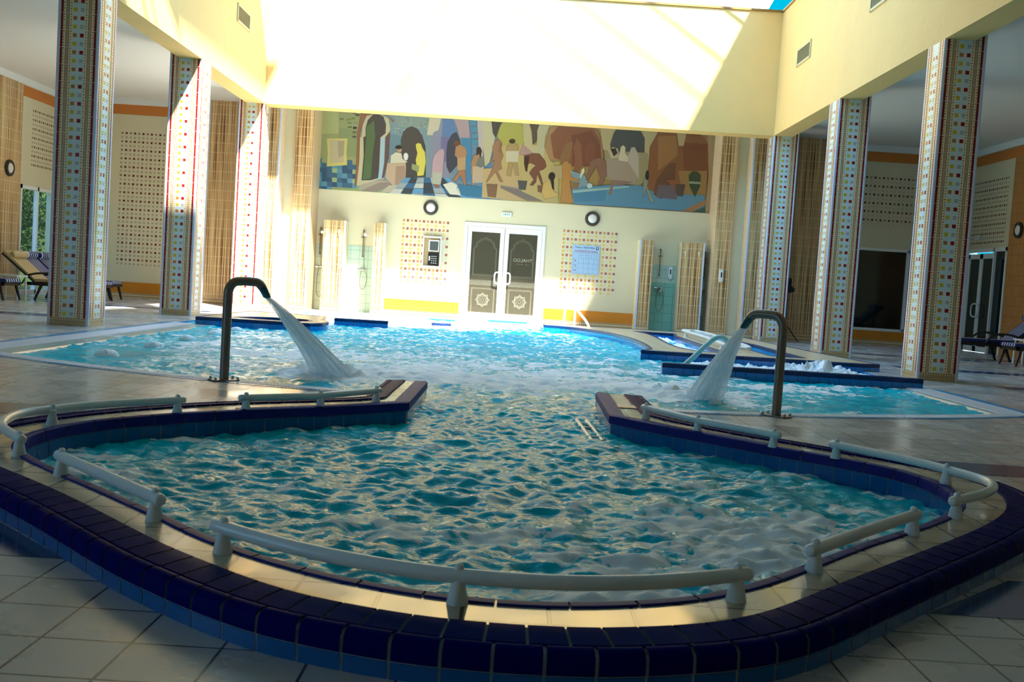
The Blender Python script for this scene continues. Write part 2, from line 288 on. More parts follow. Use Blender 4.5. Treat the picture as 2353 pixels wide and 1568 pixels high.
MURAL=[
('8f9660','-475,458 -373,462 -372,279 -466,273'),
('a3a866','-472,458 -425,459 -422,401 -470,398'),
('7f8f5e','-422,414 -379,411 -376,349 -419,351'),
('2d5f7c','-469,343 -457,343 -457,333 -468,333'),
('3d7d96','-468,333 -457,333 -456,322 -468,322'),
('274e6e','-468,322 -456,322 -456,312 -467,312'),
('3d7d96','-467,312 -456,312 -455,301 -467,301'),
('4b8aa0','-467,301 -455,301 -455,291 -466,291'),
('3d7d96','-466,291 -455,291 -454,280 -466,280'),
('2d5f7c','-466,280 -454,280 -453,270 -465,270'),
('2d5f7c','-457,333 -445,333 -445,322 -456,322'),
('274e6e','-456,322 -445,322 -444,312 -456,312'),
('274e6e','-456,312 -444,312 -443,301 -455,301'),
('274e6e','-455,301 -443,301 -443,291 -455,291'),
('4b8aa0','-455,291 -443,291 -442,280 -454,280'),
('274e6e','-454,280 -442,280 -442,270 -453,270'),
('4b8aa0','-446,343 -434,343 -433,333 -445,333'),
('2d5f7c','-445,333 -433,333 -433,322 -445,322'),
('2d5f7c','-445,322 -433,322 -432,312 -444,312'),
('2d5f7c','-444,312 -432,312 -432,301 -443,301'),
('274e6e','-443,301 -432,301 -431,291 -443,291'),
('2d5f7c','-443,291 -431,291 -431,280 -442,280'),
('4b8aa0','-442,280 -431,280 -430,270 -442,270'),
('4b8aa0','-433,333 -422,333 -421,322 -433,322'),
('8fa86e','-433,322 -421,322 -421,312 -432,312'),
('2d5f7c','-432,312 -421,312 -420,301 -432,301'),
('8fa86e','-432,301 -420,301 -420,291 -431,291'),
('274e6e','-431,291 -420,291 -419,280 -431,280'),
('274e6e','-422,343 -411,343 -410,333 -422,333'),
('3d7d96','-422,333 -410,333 -410,322 -421,322'),
('4b8aa0','-421,322 -410,322 -409,312 -421,312'),
('3d7d96','-421,312 -409,312 -409,301 -420,301'),
('2d5f7c','-420,301 -409,301 -408,291 -420,291'),
('3d7d96','-420,291 -408,291 -407,280 -419,280'),
('274e6e','-410,333 -399,333 -398,322 -410,322'),
('274e6e','-410,322 -398,322 -398,312 -409,312'),
('4b8aa0','-409,312 -398,312 -397,301 -409,301'),
('274e6e','-409,301 -397,301 -396,291 -408,291'),
('2d5f7c','-408,291 -396,291 -396,280 -407,280'),
('2d5f7c','-399,343 -388,343 -387,333 -399,333'),
('2d5f7c','-399,333 -387,333 -386,322 -398,322'),
('274e6e','-398,322 -386,322 -386,312 -398,312'),
('2d5f7c','-398,312 -386,312 -385,301 -397,301'),
('4b8aa0','-397,301 -385,301 -385,291 -396,291'),
('2d5f7c','-396,291 -385,291 -384,280 -396,280'),
('2d5f7c','-387,333 -375,333 -375,322 -386,322'),
('8fa86e','-386,322 -375,322 -374,312 -386,312'),
('274e6e','-386,312 -374,312 -374,301 -385,301'),
('8fa86e','-385,301 -374,301 -373,291 -385,291'),
('4b8aa0','-385,291 -373,291 -373,280 -384,280'),
('c3b857','-448,388 -401,391 -402,360 -399,331 -445,325 -444,355'),
('b3a580','-441,385 -407,386 -407,337 -439,333'),
('9d9274','-423,384 -408,385 -408,352 -419,346'),
('6d6550','-392,450 -383,450 -383,446 -392,446'),
('5a4a35','-386,447 -377,447 -376,443 -385,442'),
('71803f','-405,436 -396,436 -396,432 -405,431'),
('71803f','-395,439 -386,439 -386,435 -395,434'),
('84846a','-388,429 -379,429 -379,425 -388,425'),
('2e2a28','-390,418 -381,418 -381,414 -390,413'),
('6a5a48','-391,408 -382,408 -381,404 -390,403'),
('5a4d48','-391,398 -382,398 -381,394 -390,393'),
('5f7040','-402,418 -393,419 -392,415 -402,414'),
('71803f','-404,428 -394,428 -394,424 -403,424'),
('6f7a45','-421,436 -412,436 -412,432 -421,431'),
('6f8a92','-373,462 -213,452 -209,350 -215,309 -325,302 -369,355'),
('5c7f8e','-308,408 -270,403 -269,336 -304,334'),
('7d8f85','-298,451 -218,449 -221,424 -287,425'),
('8d9c92','-251,422 -246,422 -245,419 -251,420'),
('8d9c92','-234,421 -231,420 -231,418 -234,418'),
('6e7f7c','-231,445 -227,445 -227,443 -231,443'),
('6e7f7c','-270,445 -267,445 -267,443 -270,443'),
('5f706f','-268,442 -263,442 -263,440 -268,440'),
('5f706f','-286,419 -283,419 -283,417 -286,417'),
('6e7f7c','-290,449 -284,449 -284,446 -290,447'),
('6e7f7c','-239,414 -236,413 -236,411 -239,412'),
('6e7f7c','-276,413 -271,413 -271,411 -275,411'),
('5f706f','-284,413 -280,413 -280,410 -284,411'),
('6e7f7c','-276,436 -273,435 -273,433 -276,433'),
('8d9c92','-279,437 -273,437 -273,434 -279,434'),
('a1a58d','-253,423 -250,423 -250,420 -253,421'),
('5f706f','-237,432 -233,431 -233,429 -237,429'),
('8d9c92','-263,443 -260,442 -260,440 -263,440'),
('5f706f','-227,436 -223,436 -223,434 -227,434'),
('8d9c92','-271,428 -268,427 -268,425 -270,425'),
('8d9c92','-245,426 -239,426 -239,424 -245,424'),
('a1a58d','-240,415 -235,415 -234,413 -240,413'),
('5f706f','-259,416 -255,416 -255,413 -259,414'),
('a1a58d','-290,421 -284,421 -284,419 -290,419'),
('a1a58d','-295,414 -292,413 -292,411 -295,411'),
('a1a58d','-260,436 -257,435 -257,433 -260,434'),
('a1a58d','-229,429 -225,429 -225,427 -228,427'),
('a1a58d','-275,419 -270,419 -270,417 -275,417'),
('5f706f','-224,444 -221,443 -221,441 -224,441'),
('a1a58d','-295,421 -292,421 -292,419 -295,419'),
('8d9c92','-264,434 -261,433 -261,431 -264,431'),
('6e7f7c','-238,437 -235,437 -235,435 -238,435'),
('5f706f','-250,420 -247,420 -247,417 -250,418'),
('6e7f7c','-271,447 -267,447 -267,444 -271,445'),
('5f706f','-263,412 -258,412 -257,410 -263,410'),
('a1a58d','-225,424 -222,424 -222,422 -225,422'),
('5f706f','-277,434 -274,434 -273,431 -276,432'),
('8f5a3c','-374,452 -359,459 -349,456 -366,437 -373,404 -373,339 -375,285 -379,285 -378,339 -379,404'),
('b4ae88','-370,396 -369,422 -361,444 -346,456 -326,455 -310,441 -305,418 -308,401 -315,365 -314,303 -325,303 -362,287 -375,285 -372,339 -373,397'),
('474240','-365,396 -360,398 -361,417 -357,435 -346,448 -334,451 -323,445 -316,428 -316,408 -327,398 -326,307 -343,301 -364,299 -362,355'),
('506a41','-359,396 -360,420 -343,436 -338,399 -342,356 -343,304 -362,300 -360,355'),
('8f5a3c','-321,459 -314,458 -299,439 -297,434 -302,434 -311,446'),
('8fb0c0','-325,396 -316,399 -315,343 -319,304 -327,303 -325,342'),
('5f4a48','-316,399 -305,414 -305,354 -313,310 -319,304 -315,343'),
('a39683','-364,290 -325,302 -297,301 -322,282 -367,275 -369,279'),
('8a7c6d','-325,296 -297,300 -297,293 -329,274 -364,275'),
('b0a48a','-302,291 -282,294 -288,276 -319,275'),
('4a4542','-280,395 -276,413 -267,423 -257,427 -244,422 -233,408 -224,384 -219,316 -268,311 -278,373'),
('b49a7c','-308,341 -267,345 -265,336 -265,293 -294,293 -310,308'),
('9d7f66','-288,335 -267,338 -265,295 -288,293'),
('c2bda2','-301,344 -301,359 -290,367 -277,365 -274,353 -262,347 -267,344 -302,341'),
('a98a6c','-277,374 -277,370 -279,367 -282,366 -285,367 -288,369 -289,373 -288,377 -286,380 -283,382 -280,381 -278,378'),
('2f2a29','-277,379 -277,377 -280,375 -284,374 -288,375 -291,376 -292,378 -291,380 -288,382 -284,383 -281,383 -278,381'),
('cfd2cc','-261,359 -262,355 -263,351 -266,350 -269,351 -271,354 -272,358 -272,362 -270,366 -267,367 -264,366 -262,363'),
('4f8db3','-267,311 -252,311 -259,299 -277,299'),
('8d9a9c','-277,298 -259,299 -267,287 -288,286'),
('b3b6aa','-288,285 -266,286 -274,274 -299,273'),
('3a4148','-252,312 -237,312 -241,300 -259,300'),
('2f5f86','-259,299 -241,300 -245,288 -267,287'),
('3a4148','-267,287 -245,288 -248,276 -274,275'),
('3a4148','-274,274 -248,275 -252,264 -281,262'),
('8d9a9c','-237,313 -223,313 -223,302 -241,301'),
('b3b6aa','-241,300 -223,301 -223,290 -245,289'),
('4f8db3','-245,288 -223,289 -223,278 -248,276'),
('8d9a9c','-248,276 -223,277 -223,265 -252,264'),
('2f5f86','-223,314 -208,314 -205,303 -223,302'),
('3a4148','-223,302 -205,302 -201,291 -223,290'),
('3a4148','-223,290 -201,290 -197,279 -223,278'),
('2f5f86','-223,278 -197,279 -194,267 -223,266'),
('b3b6aa','-208,315 -194,315 -186,304 -205,303'),
('4f8db3','-205,303 -186,303 -179,292 -201,291'),
('8d9a9c','-201,291 -179,292 -172,281 -197,280'),
('b3b6aa','-197,279 -172,280 -165,269 -194,268'),
('3a4148','-194,315 -179,316 -168,305 -186,304'),
('3a4148','-186,304 -168,305 -157,294 -179,293'),
('2f5f86','-179,292 -157,293 -146,282 -172,281'),
('3a4148','-172,281 -146,282 -136,271 -165,270'),
('4f8db3','-179,316 -164,317 -150,306 -168,306'),
('8d9a9c','-168,305 -150,306 -135,295 -157,294'),
('b3b6aa','-157,294 -135,295 -121,284 -146,283'),
('4f8db3','-146,282 -121,283 -106,273 -136,271'),
('cfc032','-246,387 -241,391 -234,389 -231,381 -224,371 -221,349 -224,319 -238,316 -241,338 -244,352 -241,368 -244,377'),
('8f9560','-252,343 -235,340 -236,325 -252,331'),
('7d7f94','-215,449 -157,453 -154,393 -164,317 -210,314 -212,389'),
('4d739f','-188,451 -162,452 -155,418 -171,392 -182,351 -187,351'),
('6a6390','-190,408 -170,409 -169,352 -187,351'),
('bdb394','-218,451 -192,452 -196,423 -207,417 -209,410 -222,410'),
('3f4150','-175,372 -174,397 -165,415 -156,420 -147,403 -144,354 -165,327 -173,342'),
('a58a8c','-164,452 -130,452 -121,395 -131,387 -147,408 -157,438'),
('2f79a3','-145,409 -122,409 -116,355 -114,320 -126,305 -149,318 -132,369'),
('3f86a3','-128,448 -113,450 -111,440 -126,438'),
('3f86a3','-125,433 -111,435 -108,426 -123,424'),
('3f86a3','-123,418 -108,420 -105,411 -120,409'),
('3f86a3','-120,405 -105,407 -103,398 -118,396'),
('b3a39c','-110,453 -97,453 -91,357 -103,391'),
('b08f96','-206,350 -203,365 -193,378 -183,382 -180,374 -181,341 -181,326 -184,301 -203,302 -206,327'),
('a5a890','-205,327 -183,327 -186,300 -203,300'),
('8a5c42','-203,301 -186,300 -187,292 -196,292'),
('a8794f','-155,388 -146,393 -133,387 -129,375 -132,362 -150,363 -156,368'),
('6b4632','-147,396 -148,392 -150,390 -154,389 -157,389 -160,392 -161,395 -160,399 -158,401 -154,402 -151,402 -148,399'),
('b58f5a','-150,363 -131,366 -130,334 -140,324 -148,338'),
('a06a45','-145,334 -159,308 -149,311 -140,324 -131,302 -137,299 -126,302 -130,337'),
('a8794f','-118,355 -112,371 -100,374 -95,357 -100,344 -112,321 -107,298 -111,296 -117,333'),
('b59d80','-114,346 -89,347 -89,311 -112,308'),
('a8794f','-96,382 -96,378 -98,375 -101,374 -104,375 -106,377 -107,381 -106,385 -105,388 -102,389 -99,388 -97,385'),
('3a2d28','-108,388 -100,391 -95,382 -98,362 -101,376 -107,371'),
('6f7268','-101,366 -88,372 -83,352 -95,344 -108,348'),
('2a6f8f','-147,303 -113,303 -87,297 -89,279 -124,277 -137,281'),
('cdc9b0','-159,308 -147,301 -148,293 -136,279 -162,280 -179,301'),
('b6ad86','-97,453 -77,453 -67,416 -76,358 -86,347 -94,397'),
('4a443d','-78,451 -49,452 -58,434 -66,413 -73,423'),
('a9a23a','-63,419 -58,439 -47,452 -8,453 -5,397 -33,391 -44,405 -56,399'),
('a9a23a','-57,442 -52,451 -12,452 -2,435 -1,401 -9,400 -54,390'),
('b8a05c','-54,397 46,406 81,338 85,273 50,276 4,276 -46,275'),
('b89a62','-90,342 -2,353 3,276 -48,277 -89,277'),
('8d7f72','-50,308 1,303 2,288 -47,302'),
('7b6c60','-48,307 -8,300 52,277 14,276 -48,301'),
('9a6f4c','-66,406 -59,411 -51,404 -52,389 -46,375 -51,359 -47,345 -57,339 -43,315 -51,316 -62,336 -78,314 -82,312 -68,348 -66,364 -77,355 -69,371 -72,393'),
('8d5e44','-56,404 -50,400 -52,379 -57,382'),
('a88850','-40,396 -33,403 -19,404 -12,397 -13,382 -14,362 -8,332 -16,332 -23,357 -26,329 -36,331 -33,361 -40,381'),
('c2b594','-41,385 -12,387 -12,362 -39,361'),
('4a3328','-21,409 -22,406 -24,404 -27,403 -31,404 -34,405 -35,408 -34,410 -32,412 -28,413 -25,413 -22,411'),
('ad8578','-10,382 -4,403 -1,408 8,410 19,399 22,387 8,376 -10,380'),
('b08472','9,419 8,415 6,412 4,410 1,411 -1,414 -2,418 -2,422 0,425 3,426 5,425 8,422'),
('bcab78','-6,453 10,452 19,402 36,403 41,356 22,384 0,401'),
('5d4a3c','8,452 34,453 31,432 27,410 19,403 15,434'),
('b5ab80','31,452 55,451 45,423 46,366 30,380 27,435'),
('7a4a35','1,378 22,384 35,384 49,369 53,356 47,349 37,345 43,331 48,316 45,313 33,338 32,320 25,311 18,312 26,325 15,339 21,349 29,357 16,362 4,353'),
('4b3227','1,376 13,378 10,341 6,343 2,358'),
('a57a4a','46,401 54,441 63,452 156,452 171,429 177,404 182,374 61,369'),
('8a5230','57,427 74,448 154,448 171,424 178,374 109,365 68,377'),
('7c4229','105,430 150,442 172,411 176,364 112,360'),
('8d5634','111,402 118,423 129,409 135,362 126,346 115,350 116,380'),
('824a33','137,407 151,418 159,408 162,373 140,367'),
('8f6238','83,383 96,412 109,415 108,390 104,372 84,363'),
('b6a06a','169,451 204,451 196,425 194,400 178,402'),
('4c4c4a','194,415 200,441 206,451 261,451 271,432 275,400 198,395'),
('b7a26c','261,451 300,451 285,418 283,371 261,359 273,400 271,435'),
('9a8a5c','183,400 281,401 285,346 266,325 187,335'),
('8d5428','284,381 284,413 300,449 396,449 415,427 420,354 416,309 285,311'),
('a06a30','301,439 341,444 349,400 306,362'),
('7f4622','357,430 412,429 417,369 364,366'),
('b59a64','343,451 364,451 360,422 349,421'),
('9b7133','352,365 417,369 419,309 366,311'),
('a98a5e','413,449 436,448 441,278 419,276 421,359'),
('4f86a0','113,310 193,323 268,327 305,312 416,314 420,275 249,276 120,275'),
('3e7a98','116,305 194,311 190,287 123,280'),
('8fb0a5','116,306 241,324 244,321 117,300'),
('b39a62','62,357 109,365 112,330 92,329 66,337'),
('75919b','110,350 141,342 153,318 116,310'),
('b8a47c','190,400 200,409 212,406 214,386 199,383'),
('3f302a','195,405 207,407 212,396 204,388'),
('c9b896','214,389 217,397 218,410 223,415 229,410 229,397 236,390 237,378 215,377'),
('b0a08a','236,390 242,411 250,412 260,394 264,342 240,343'),
('a08a74','189,382 237,378 262,344 253,329 207,336 189,345'),
('8a5f4a','149,372 169,384 187,377 191,345 180,322 173,324 177,339 165,363 149,332 144,332 150,357'),
('8a6a5a','202,336 253,334 231,325 208,324 204,303 197,300 201,321'),
('b87d2c','88,366 99,372 110,362 106,347 114,335 131,331 127,327 108,327 114,300 120,278 90,276 91,304 90,339'),
('c9a24a','48,316 59,327 70,317 73,301 86,296 84,291 54,282 46,296'),
('352a26','74,335 73,331 71,327 67,326 63,327 60,330 59,334 60,339 62,342 66,344 70,343 73,340'),
('352a26','61,337 71,335 74,303 69,307'),
('d4c9ac','130,339 134,355 139,358 140,349 135,341 132,334'),
('54524c','-10,321 12,321 9,300 -6,301'),
('7d5236','35,313 48,313 46,296 37,298'),
('8c6a3c','112,324 131,325 127,310 116,309'),
('b7c4bd','160,319 159,316 157,314 154,313 151,313 148,315 147,318 148,321 150,324 153,325 157,324 159,322'),
('8c8f70','275,340 281,361 286,346 284,326 302,292 294,291 282,321 277,300'),
('2f3130','286,351 286,345 285,341 283,340 281,341 279,345 278,350 279,356 280,360 282,362 284,361 285,357'),
('70462f','305,342 330,379 344,382 345,345 325,343 355,315 316,300 300,309'),
('6a5a60','309,330 344,332 354,300 306,302'),
('5b4638','347,335 370,336 367,308 353,308'),
('38482f','376,357 385,367 396,366 404,358 404,333 394,308 380,332'),
('8d9a80','378,343 404,343 404,338 379,338'),
('a5703a','368,276 419,304 420,294 391,275'),
('2f5a4e','393,276 419,289 420,275'),
('7f5a38','-81,309 -55,309 -57,279 -76,280'),
]
# ---------------- room shell ----------------
XL, XR, ZL, YB, YL = -5.35, 5.08, 4.217, 23.6, 21.29
WL, WR, CZ, YN = -10.5, 10.23, 4.5, -4.0
def wall_open(name, m, axis, c, a0, a1, z0, z1, openings, th=.2, mats=None):
    """flat wall with rectangular openings; axis 'X' = wall in the plane X=c, spans a in Y"""
    mb = MB(); cuts = sorted(set([a0, a1]+[v for o in openings for v in o[:2]]))
    for i in range(len(cuts)-1):
        l, r = cuts[i], cuts[i+1]; mid = (l+r)/2
        segs = [(z0, z1)]
        for o in openings:
            if o[0] < mid < o[1]:
                segs = [(p, q) for s in segs for p, q in ((s[0], min(s[1], o[2])), (max(s[0], o[3]), s[1])) if q-p > 1e-4]
        for p, q in segs:
            if axis == 'X': mb.box(min(c, c+th), l, p, max(c, c+th), r, q)
            else: mb.box(l, min(c, c+th), p, r, max(c, c+th), q)
    return struct(name, mb, m)
DOORB = (-1.24, .61, -.02, 2.2)
wall_open('wall_back', CREAMW, 'Y', YB, WL-.2, WR+.2, -.1, CZ, [DOORB, (6.9, 9.55, .33, 2.17)])
wall_open('wall_left', CREAMW, 'X', WL, YN, YB, -.1, CZ, [(21.72, 23.4, .0, 2.3), (-2.4, 2.8, .8, 2.9)], th=-.2)
wall_open('wall_right', CREAMW, 'X', WR, YN, YB, -.1, CZ, [(21.66, 23.55, -.02, 2.28)], th=.2)
wall_open('wall_front', CREAMW, 'Y', YN, WL-.2, WR+.2, -.1, CZ, [], th=-.2)
m_ = MB(); m_.box(-9, -8.5, 3.7, 9, YN-.2, 3.8); struct('ceiling_sun_block', m_, CEIL)  # unseen slab outside the front wall, added to block direct sun
m_ = MB(); m_.box(WL-.2, YN-.2, CZ, XL-.38, YB+.2, CZ+.12); m_.box(XR+.38, YN-.2, CZ, WR+.2, YB+.2, CZ+.12)
m_.box(XL-.38, YL+.46, CZ, XR+.38, YB+.2, CZ+.12); m_.box(XL-.38, YN-.2, CZ, XR+.38, 6, CZ+.12)
struct('ceiling', m_, CEIL)
# atrium upper walls (beams) and roof
def upwall(name, x0, y0, x1, y1, z0=ZL, z1=6.73, mm=None):
    m = MB(); m.box(x0, y0, z0, x1, y1, z1); return struct(name, m, mm or PLASTER)
upwall('wall_upper_left', XL-.38, 6.0, XL, YL)
upwall('wall_upper_right', XR, 6.0, XR+.38, YL)
upwall('wall_upper_back', XL-.38, YL, XR+.38, YL+.46)
upwall('wall_upper_front', XL-.38, 5.6, XR+.38, 6.0)
m_ = MB(); m_.box(XR+.2, 6, 6.73, XR+.38, YL-.1, 6.97); m_.box(XL-.38, 6, 6.73, XL-.2, YL-.1, 6.97)
m_.box(XL-.38, 5.6, 6.73, XR+.38, 5.8, 6.97)
struct('wall_upper_sun_stop', m_, PLASTER)  # upstand added to stop sun leaking in under the roof slab
m_ = MB(); m_.box(XL, YL-.03, 6.70, XR, YL, 6.74); m_.box(XR-.03, 6, 6.70, XR, YL, 6.74); m_.box(XL, 6, 6.70, XL+.03, YL, 6.74)
struct('trim_1', m_, mat('ledge_metal', '#8a6a30', .5))
m_ = MB(); m_.poly([[(XL-.38, 5.6), (XR+.38, 5.6), (XR+.38, YL-.2), (4.57, YL-.2), (4.57, 13.5), (-3.75, 13.5), (-3.75, 11.9), (-4.75, 11.9), (-4.28, 13.7), (-4.09, 14.1), (-4.2, 14.2), (-4.2, 19.9), (-5.2, 19.9), (-5.2, YL+.3), (XL-.38, YL+.3)]], 6.97)
m_.poly([[(XL-.38, 5.6), (XR+.38, 5.6), (XR+.38, YL-.2), (4.57, YL-.2), (4.57, 13.5), (-3.75, 13.5), (-3.75, 11.9), (-4.75, 11.9), (-4.28, 13.7), (-4.09, 14.1), (-4.2, 14.2), (-4.2, 19.9), (-5.2, 19.9), (-5.2, YL+.3), (XL-.38, YL+.3)]], 7.05)
m_.box(-5.0, 12.55, 6.97, -3.7, 12.63, 7.05); m_.box(-5.0, 12.95, 6.97, -3.7, 12.99, 7.05)
struct('ceiling_atrium_roof', m_, CREAMW)  # unseen roof; opening shaped by tracing the sun patches back up
m_ = MB()
for k in range(13):
    y = 20.87-.545*k
    a, b = Vector((4.6, y, 7.0)), Vector((-.135, y, 7.0+.66*4.73))
    m_.tube([a, b], .036, 4)
m_.tube([(-.135, 13.5, 10.12), (-.135, 21.2, 10.12)], .03, 6)
struct('ceiling_skylight_bars', m_, WHITEF)
m_ = MB(); m_.prism([(0, 0)], 0, 0) if False else None
m_.add([(XL-.3, 21.9, 6.6), (4.75, 21.9, 6.6), (5.2, 21.9, 7.5), (XL-.3, 21.9, 7.5), (XL-.3, 22, 6.6), (4.75, 22, 6.6), (5.2, 22, 7.5), (XL-.3, 22, 7.5)],
       [(0, 1, 2, 3), (4, 7, 6, 5), (0, 4, 5, 1), (3, 2, 6, 7), (1, 5, 6, 2), (0, 3, 7, 4)])
struct('wall_gable', m_, CREAMW)
# cornices, bands, skirtings
m_ = MB()
for (x0, x1) in ((WL, XL-.6), (XR+.6, WR)):
    m_.box(x0, YB-.07, 4.36, x1, YB, 4.5)
m_.box(WL, YN, 4.36, WL+.07, YB, 4.5); m_.box(WR-.07, YN, 4.36, WR, YB, 4.5)
struct('trim_2', m_, WHITEF)
m_ = MB()
m_.box(WL+.3, YB-.006, 4.14, -5.7, YB, 4.36); m_.box(WL, YN, 4.14, WL+.006, YB, 4.36)
m_.box(5.5, YB-.006, 4.14, WR, YB, 4.36); m_.box(WR-.006, YN, 4.14, WR, YB, 4.36)
struct('trim_3', m_, ORANGEP)
m_ = MB()
for x0, x1 in ((-2.98, -1.27), (.68, 2.72), (WL, -7.06), (-6.42, -5.75), (6.78, WR), (5.45, 6.15)):
    m_.box(x0, YB-.02, .1, x1, YB, .35)
m_.box(WL, 18.5, .1, WL+.02, 21.7, .33); m_.box(WL, 0, .1, WL+.02, 18.5, .33); m_.box(WR-.02, 0, .1, WR, 21.6, .33)
struct('baseboard_orange', m_, ORANGE)
# dotted skirting
def skirt_dots(mb, x0, x1, y, z0, z1, nrm=-1):
    mb.col = lin('#d9bb8a'); mb.box(x0, min(y, y+nrm*.018), z0, x1, max(y, y+nrm*.018), z1)
    yy = y+nrm*.0195; mb.col = lin('#5a3220'); n = int((x1-x0)/.045)
    for zc in (z0+.018, z1-.018):
        for i in range(n):
            x = x0+.02+i*.045; mb.quad((x, yy, zc-.009), (x+.018, yy, zc-.009), (x+.018, yy, zc+.009), (x, yy, zc+.009))
    mb.col = lin('#efdcae')
    for zc in (z0+.04, z0+.055): mb.quad((x0, yy, zc), (x1, yy, zc), (x1, yy, zc+.006), (x0, yy, zc+.006))
m_ = MB()
for x0, x1 in ((-2.98, -1.27), (.68, 2.72), (WL, -7.06), (-6.42, -5.75), (6.78, WR), (5.45, 6.15)): skirt_dots(m_, x0, x1, YB, 0, .1)
struct('baseboard_back', m_, MOS)
# pilasters
def pil(x0, x1, yf, z1, trim=None, cat='pilaster', label='', name='bamboo_tiled_pilaster', z0=0, group=None, yb=YB):
    t = empty(name, ((x0+x1)/2, yf, z0), label, cat, group)
    c = (x0+x1)/2
    m = MB(); m.box(x0-c, .0, .0, x1-c, yb-yf, z1-z0); o = m.build('shaft', TAN, t)
    f = MB(); f.box(x0-c+.012, -.012, .13, x1-c-.012, 0, z1-z0); f.build('bamboo_face', BAMX, t)
    s = MB(); skirt_dots(s, x0-c, x1-c, 0, 0, .11); s.build('skirting', MOS, t)
    if trim:
        e = MB(); xx = x0-c if trim == 'L' else x1-c; e.box(xx-.018, -.02, 0, xx+.018, .03, z1-z0); e.build('corner_trim', TRIMW, t)
    return t
pil(-7.0, -6.38, 23.1, CZ, 'L', label='bamboo-patterned pilaster with white left edge behind the second left column')
pil(-5.62, -5.24, 22.3, CZ, 'R', label='bamboo-patterned pilaster with white right edge right of the furthest left column')
pil(-5.0, -4.6, 22.75, CZ, None, label='bamboo-patterned pilaster beside the left end of the mural')
pil(4.3, 4.68, 22.75, CZ, None, label='bamboo-patterned pilaster beside the right end of the mural, soap dispenser on it')
pil(4.92, 5.42, 22.3, CZ, 'L', label='bamboo-patterned pilaster with white left edge left of the furthest right column')
pil(6.1, 6.74, 23.1, CZ, 'R', label='bamboo-patterned pilaster with white right edge between the two further right columns')
m_ = MB(); m_.box(WL, 20.72, 0, WL+.06, 21.62, 4.36); struct('wall_left_bamboo_panel', m_, bamboo('bamboo_left', 'Y'))
m_ = MB(); m_.box(WR-.06, 18.2, 0, WR, 21.55, 4.14); struct('wall_right_tile_panel', m_, tile('amber_tile', '#c98e50', '#bf8448', '#8f5f30', .1, .21, .003, 'YZ', .25))
m_ = MB(); m_.box(-5.24, 22.85, 0, -5.0, YB, 4.5); m_.box(4.68, 22.85, 0, 4.92, YB, 4.5); struct('wall_back_niche', m_, CREAMW)
# shower partitions
def partition(x0, x1, trim, label, hooks):
    t = empty('shower_partition', ((x0+x1)/2, 23.05, 0), label, 'shower partition'); c = (x0+x1)/2; H = 2.03
    m = MB(); m.box(x0-c, 0, 0, x1-c, YB-23.05, H); m.build('panel', CREAMW, t)
    f = MB(); f.box(x0-c+.01, -.012, .12, x1-c-.01, 0, H-.01); f.build('bamboo_face', BAMX, t)
    s = MB(); skirt_dots(s, x0-c, x1-c, 0, 0, .11); s.build('skirting', MOS, t)
    e = MB(); xx = x1-c if trim == 'R' else x0-c; e.box(xx-.018, -.02, 0, xx+.018, .03, H); e.build('corner_trim', TRIMW, t)
    return t
partition(-4.34, -3.87, 'R', 'low bamboo-patterned shower partition with two hooks, left of the left showers', 2)
partition(-3.22, -2.98, 'R', 'narrow bamboo-patterned shower partition nearest the mosaic with the wall box', 0)
partition(2.72, 3.02, 'L', 'narrow bamboo-patterned shower partition right of the poster', 0)
partition(3.64, 4.14, 'R', 'low bamboo-patterned shower partition with two hooks, among the right showers', 2)
for i, (x, lab) in enumerate([(-4.27, 'left hook on the left shower partition'), (-3.99, 'right hook on the left shower partition'), (3.73, 'left hook on the right shower partition'), (4.03, 'right hook on the right shower partition')]):
    m = MB(); m.lathe([(.028, 0), (.03, .01), (.012, .02), (.01, .045), (.02, .055), (.001, .06)], (x, 23.038, 1.80), (0, -1, 0), 12)
    m.tube([(x, 23.0, 1.80), (x, 22.98, 1.76), (x, 23.0, 1.70)], [.022, .016, .008], 8)
    tag(m.build('towel_hook', mat('cream_ceramic', '#e8dcbc', .2), smooth=True), 'cream towel '+lab, 'hook', 'towel hooks on the shower partitions')
m_ = MB(); m_.box(-3.87, YB-.012, 0, -3.22, YB, 1.5); m_.box(-4.6, YB-.012, 0, -4.34, YB, 1.5); struct('wall_back_shower_tiles', m_, SHT)
m_ = MB(); m_.box(3.02, YB-.012, 0, 3.64, YB, 1.1); struct('wall_back_green_tiles', m_, SHTG)
m_ = MB(); m_.box(3.02, YB-.010, 1.1, 3.64, YB, 1.5); m_.box(4.14, YB-.012, 0, 4.35, YB, 1.5); struct('wall_back_pale_tiles', m_, SHT)

# ---------------- mural ----------------
mb = MB(); xs0, xs1, zs0, zs1 = -4.6, 4.4, 2.74, 4.49
t = empty('wall_mural', ((xs0+xs1)/2, YB, zs0), 'long painted mural of an old bath house with robed and bathing figures, above the doors', 'mural')
cx_ = (xs0+xs1)/2
nx = 30; grad = [(0, '#8c9a5c'), (.13, '#87a070'), (.22, '#7a8f86'), (.33, '#6f8490'), (.42, '#5f7f9a'), (.5, '#b0a070'), (.6, '#b3a05c'), (.7, '#9c7a4a'), (.78, '#9c8258'), (.88, '#8f5a30'), (1, '#a8875c')]
def gr(u):
    for (a, ca), (b, cb) in zip(grad, grad[1:]):
        if u <= b:
            w = (u-a)/(b-a); A, B = lin(ca), lin(cb); return tuple(A[i]*(1-w)+B[i]*w for i in range(3))
    return lin(grad[-1][1])
for i in range(nx):
    mb.col = gr((i+.5)/nx); x0 = xs0+(xs1-xs0)*i/nx-cx_; x1 = xs0+(xs1-xs0)*(i+1)/nx-cx_
    mb.box(x0, -.012, 0, x1, 0, zs1-zs0)
def mute(c): g = sum(c)/3; return tuple(min(1, (v*.82+g*.18)*1.0) for v in c)
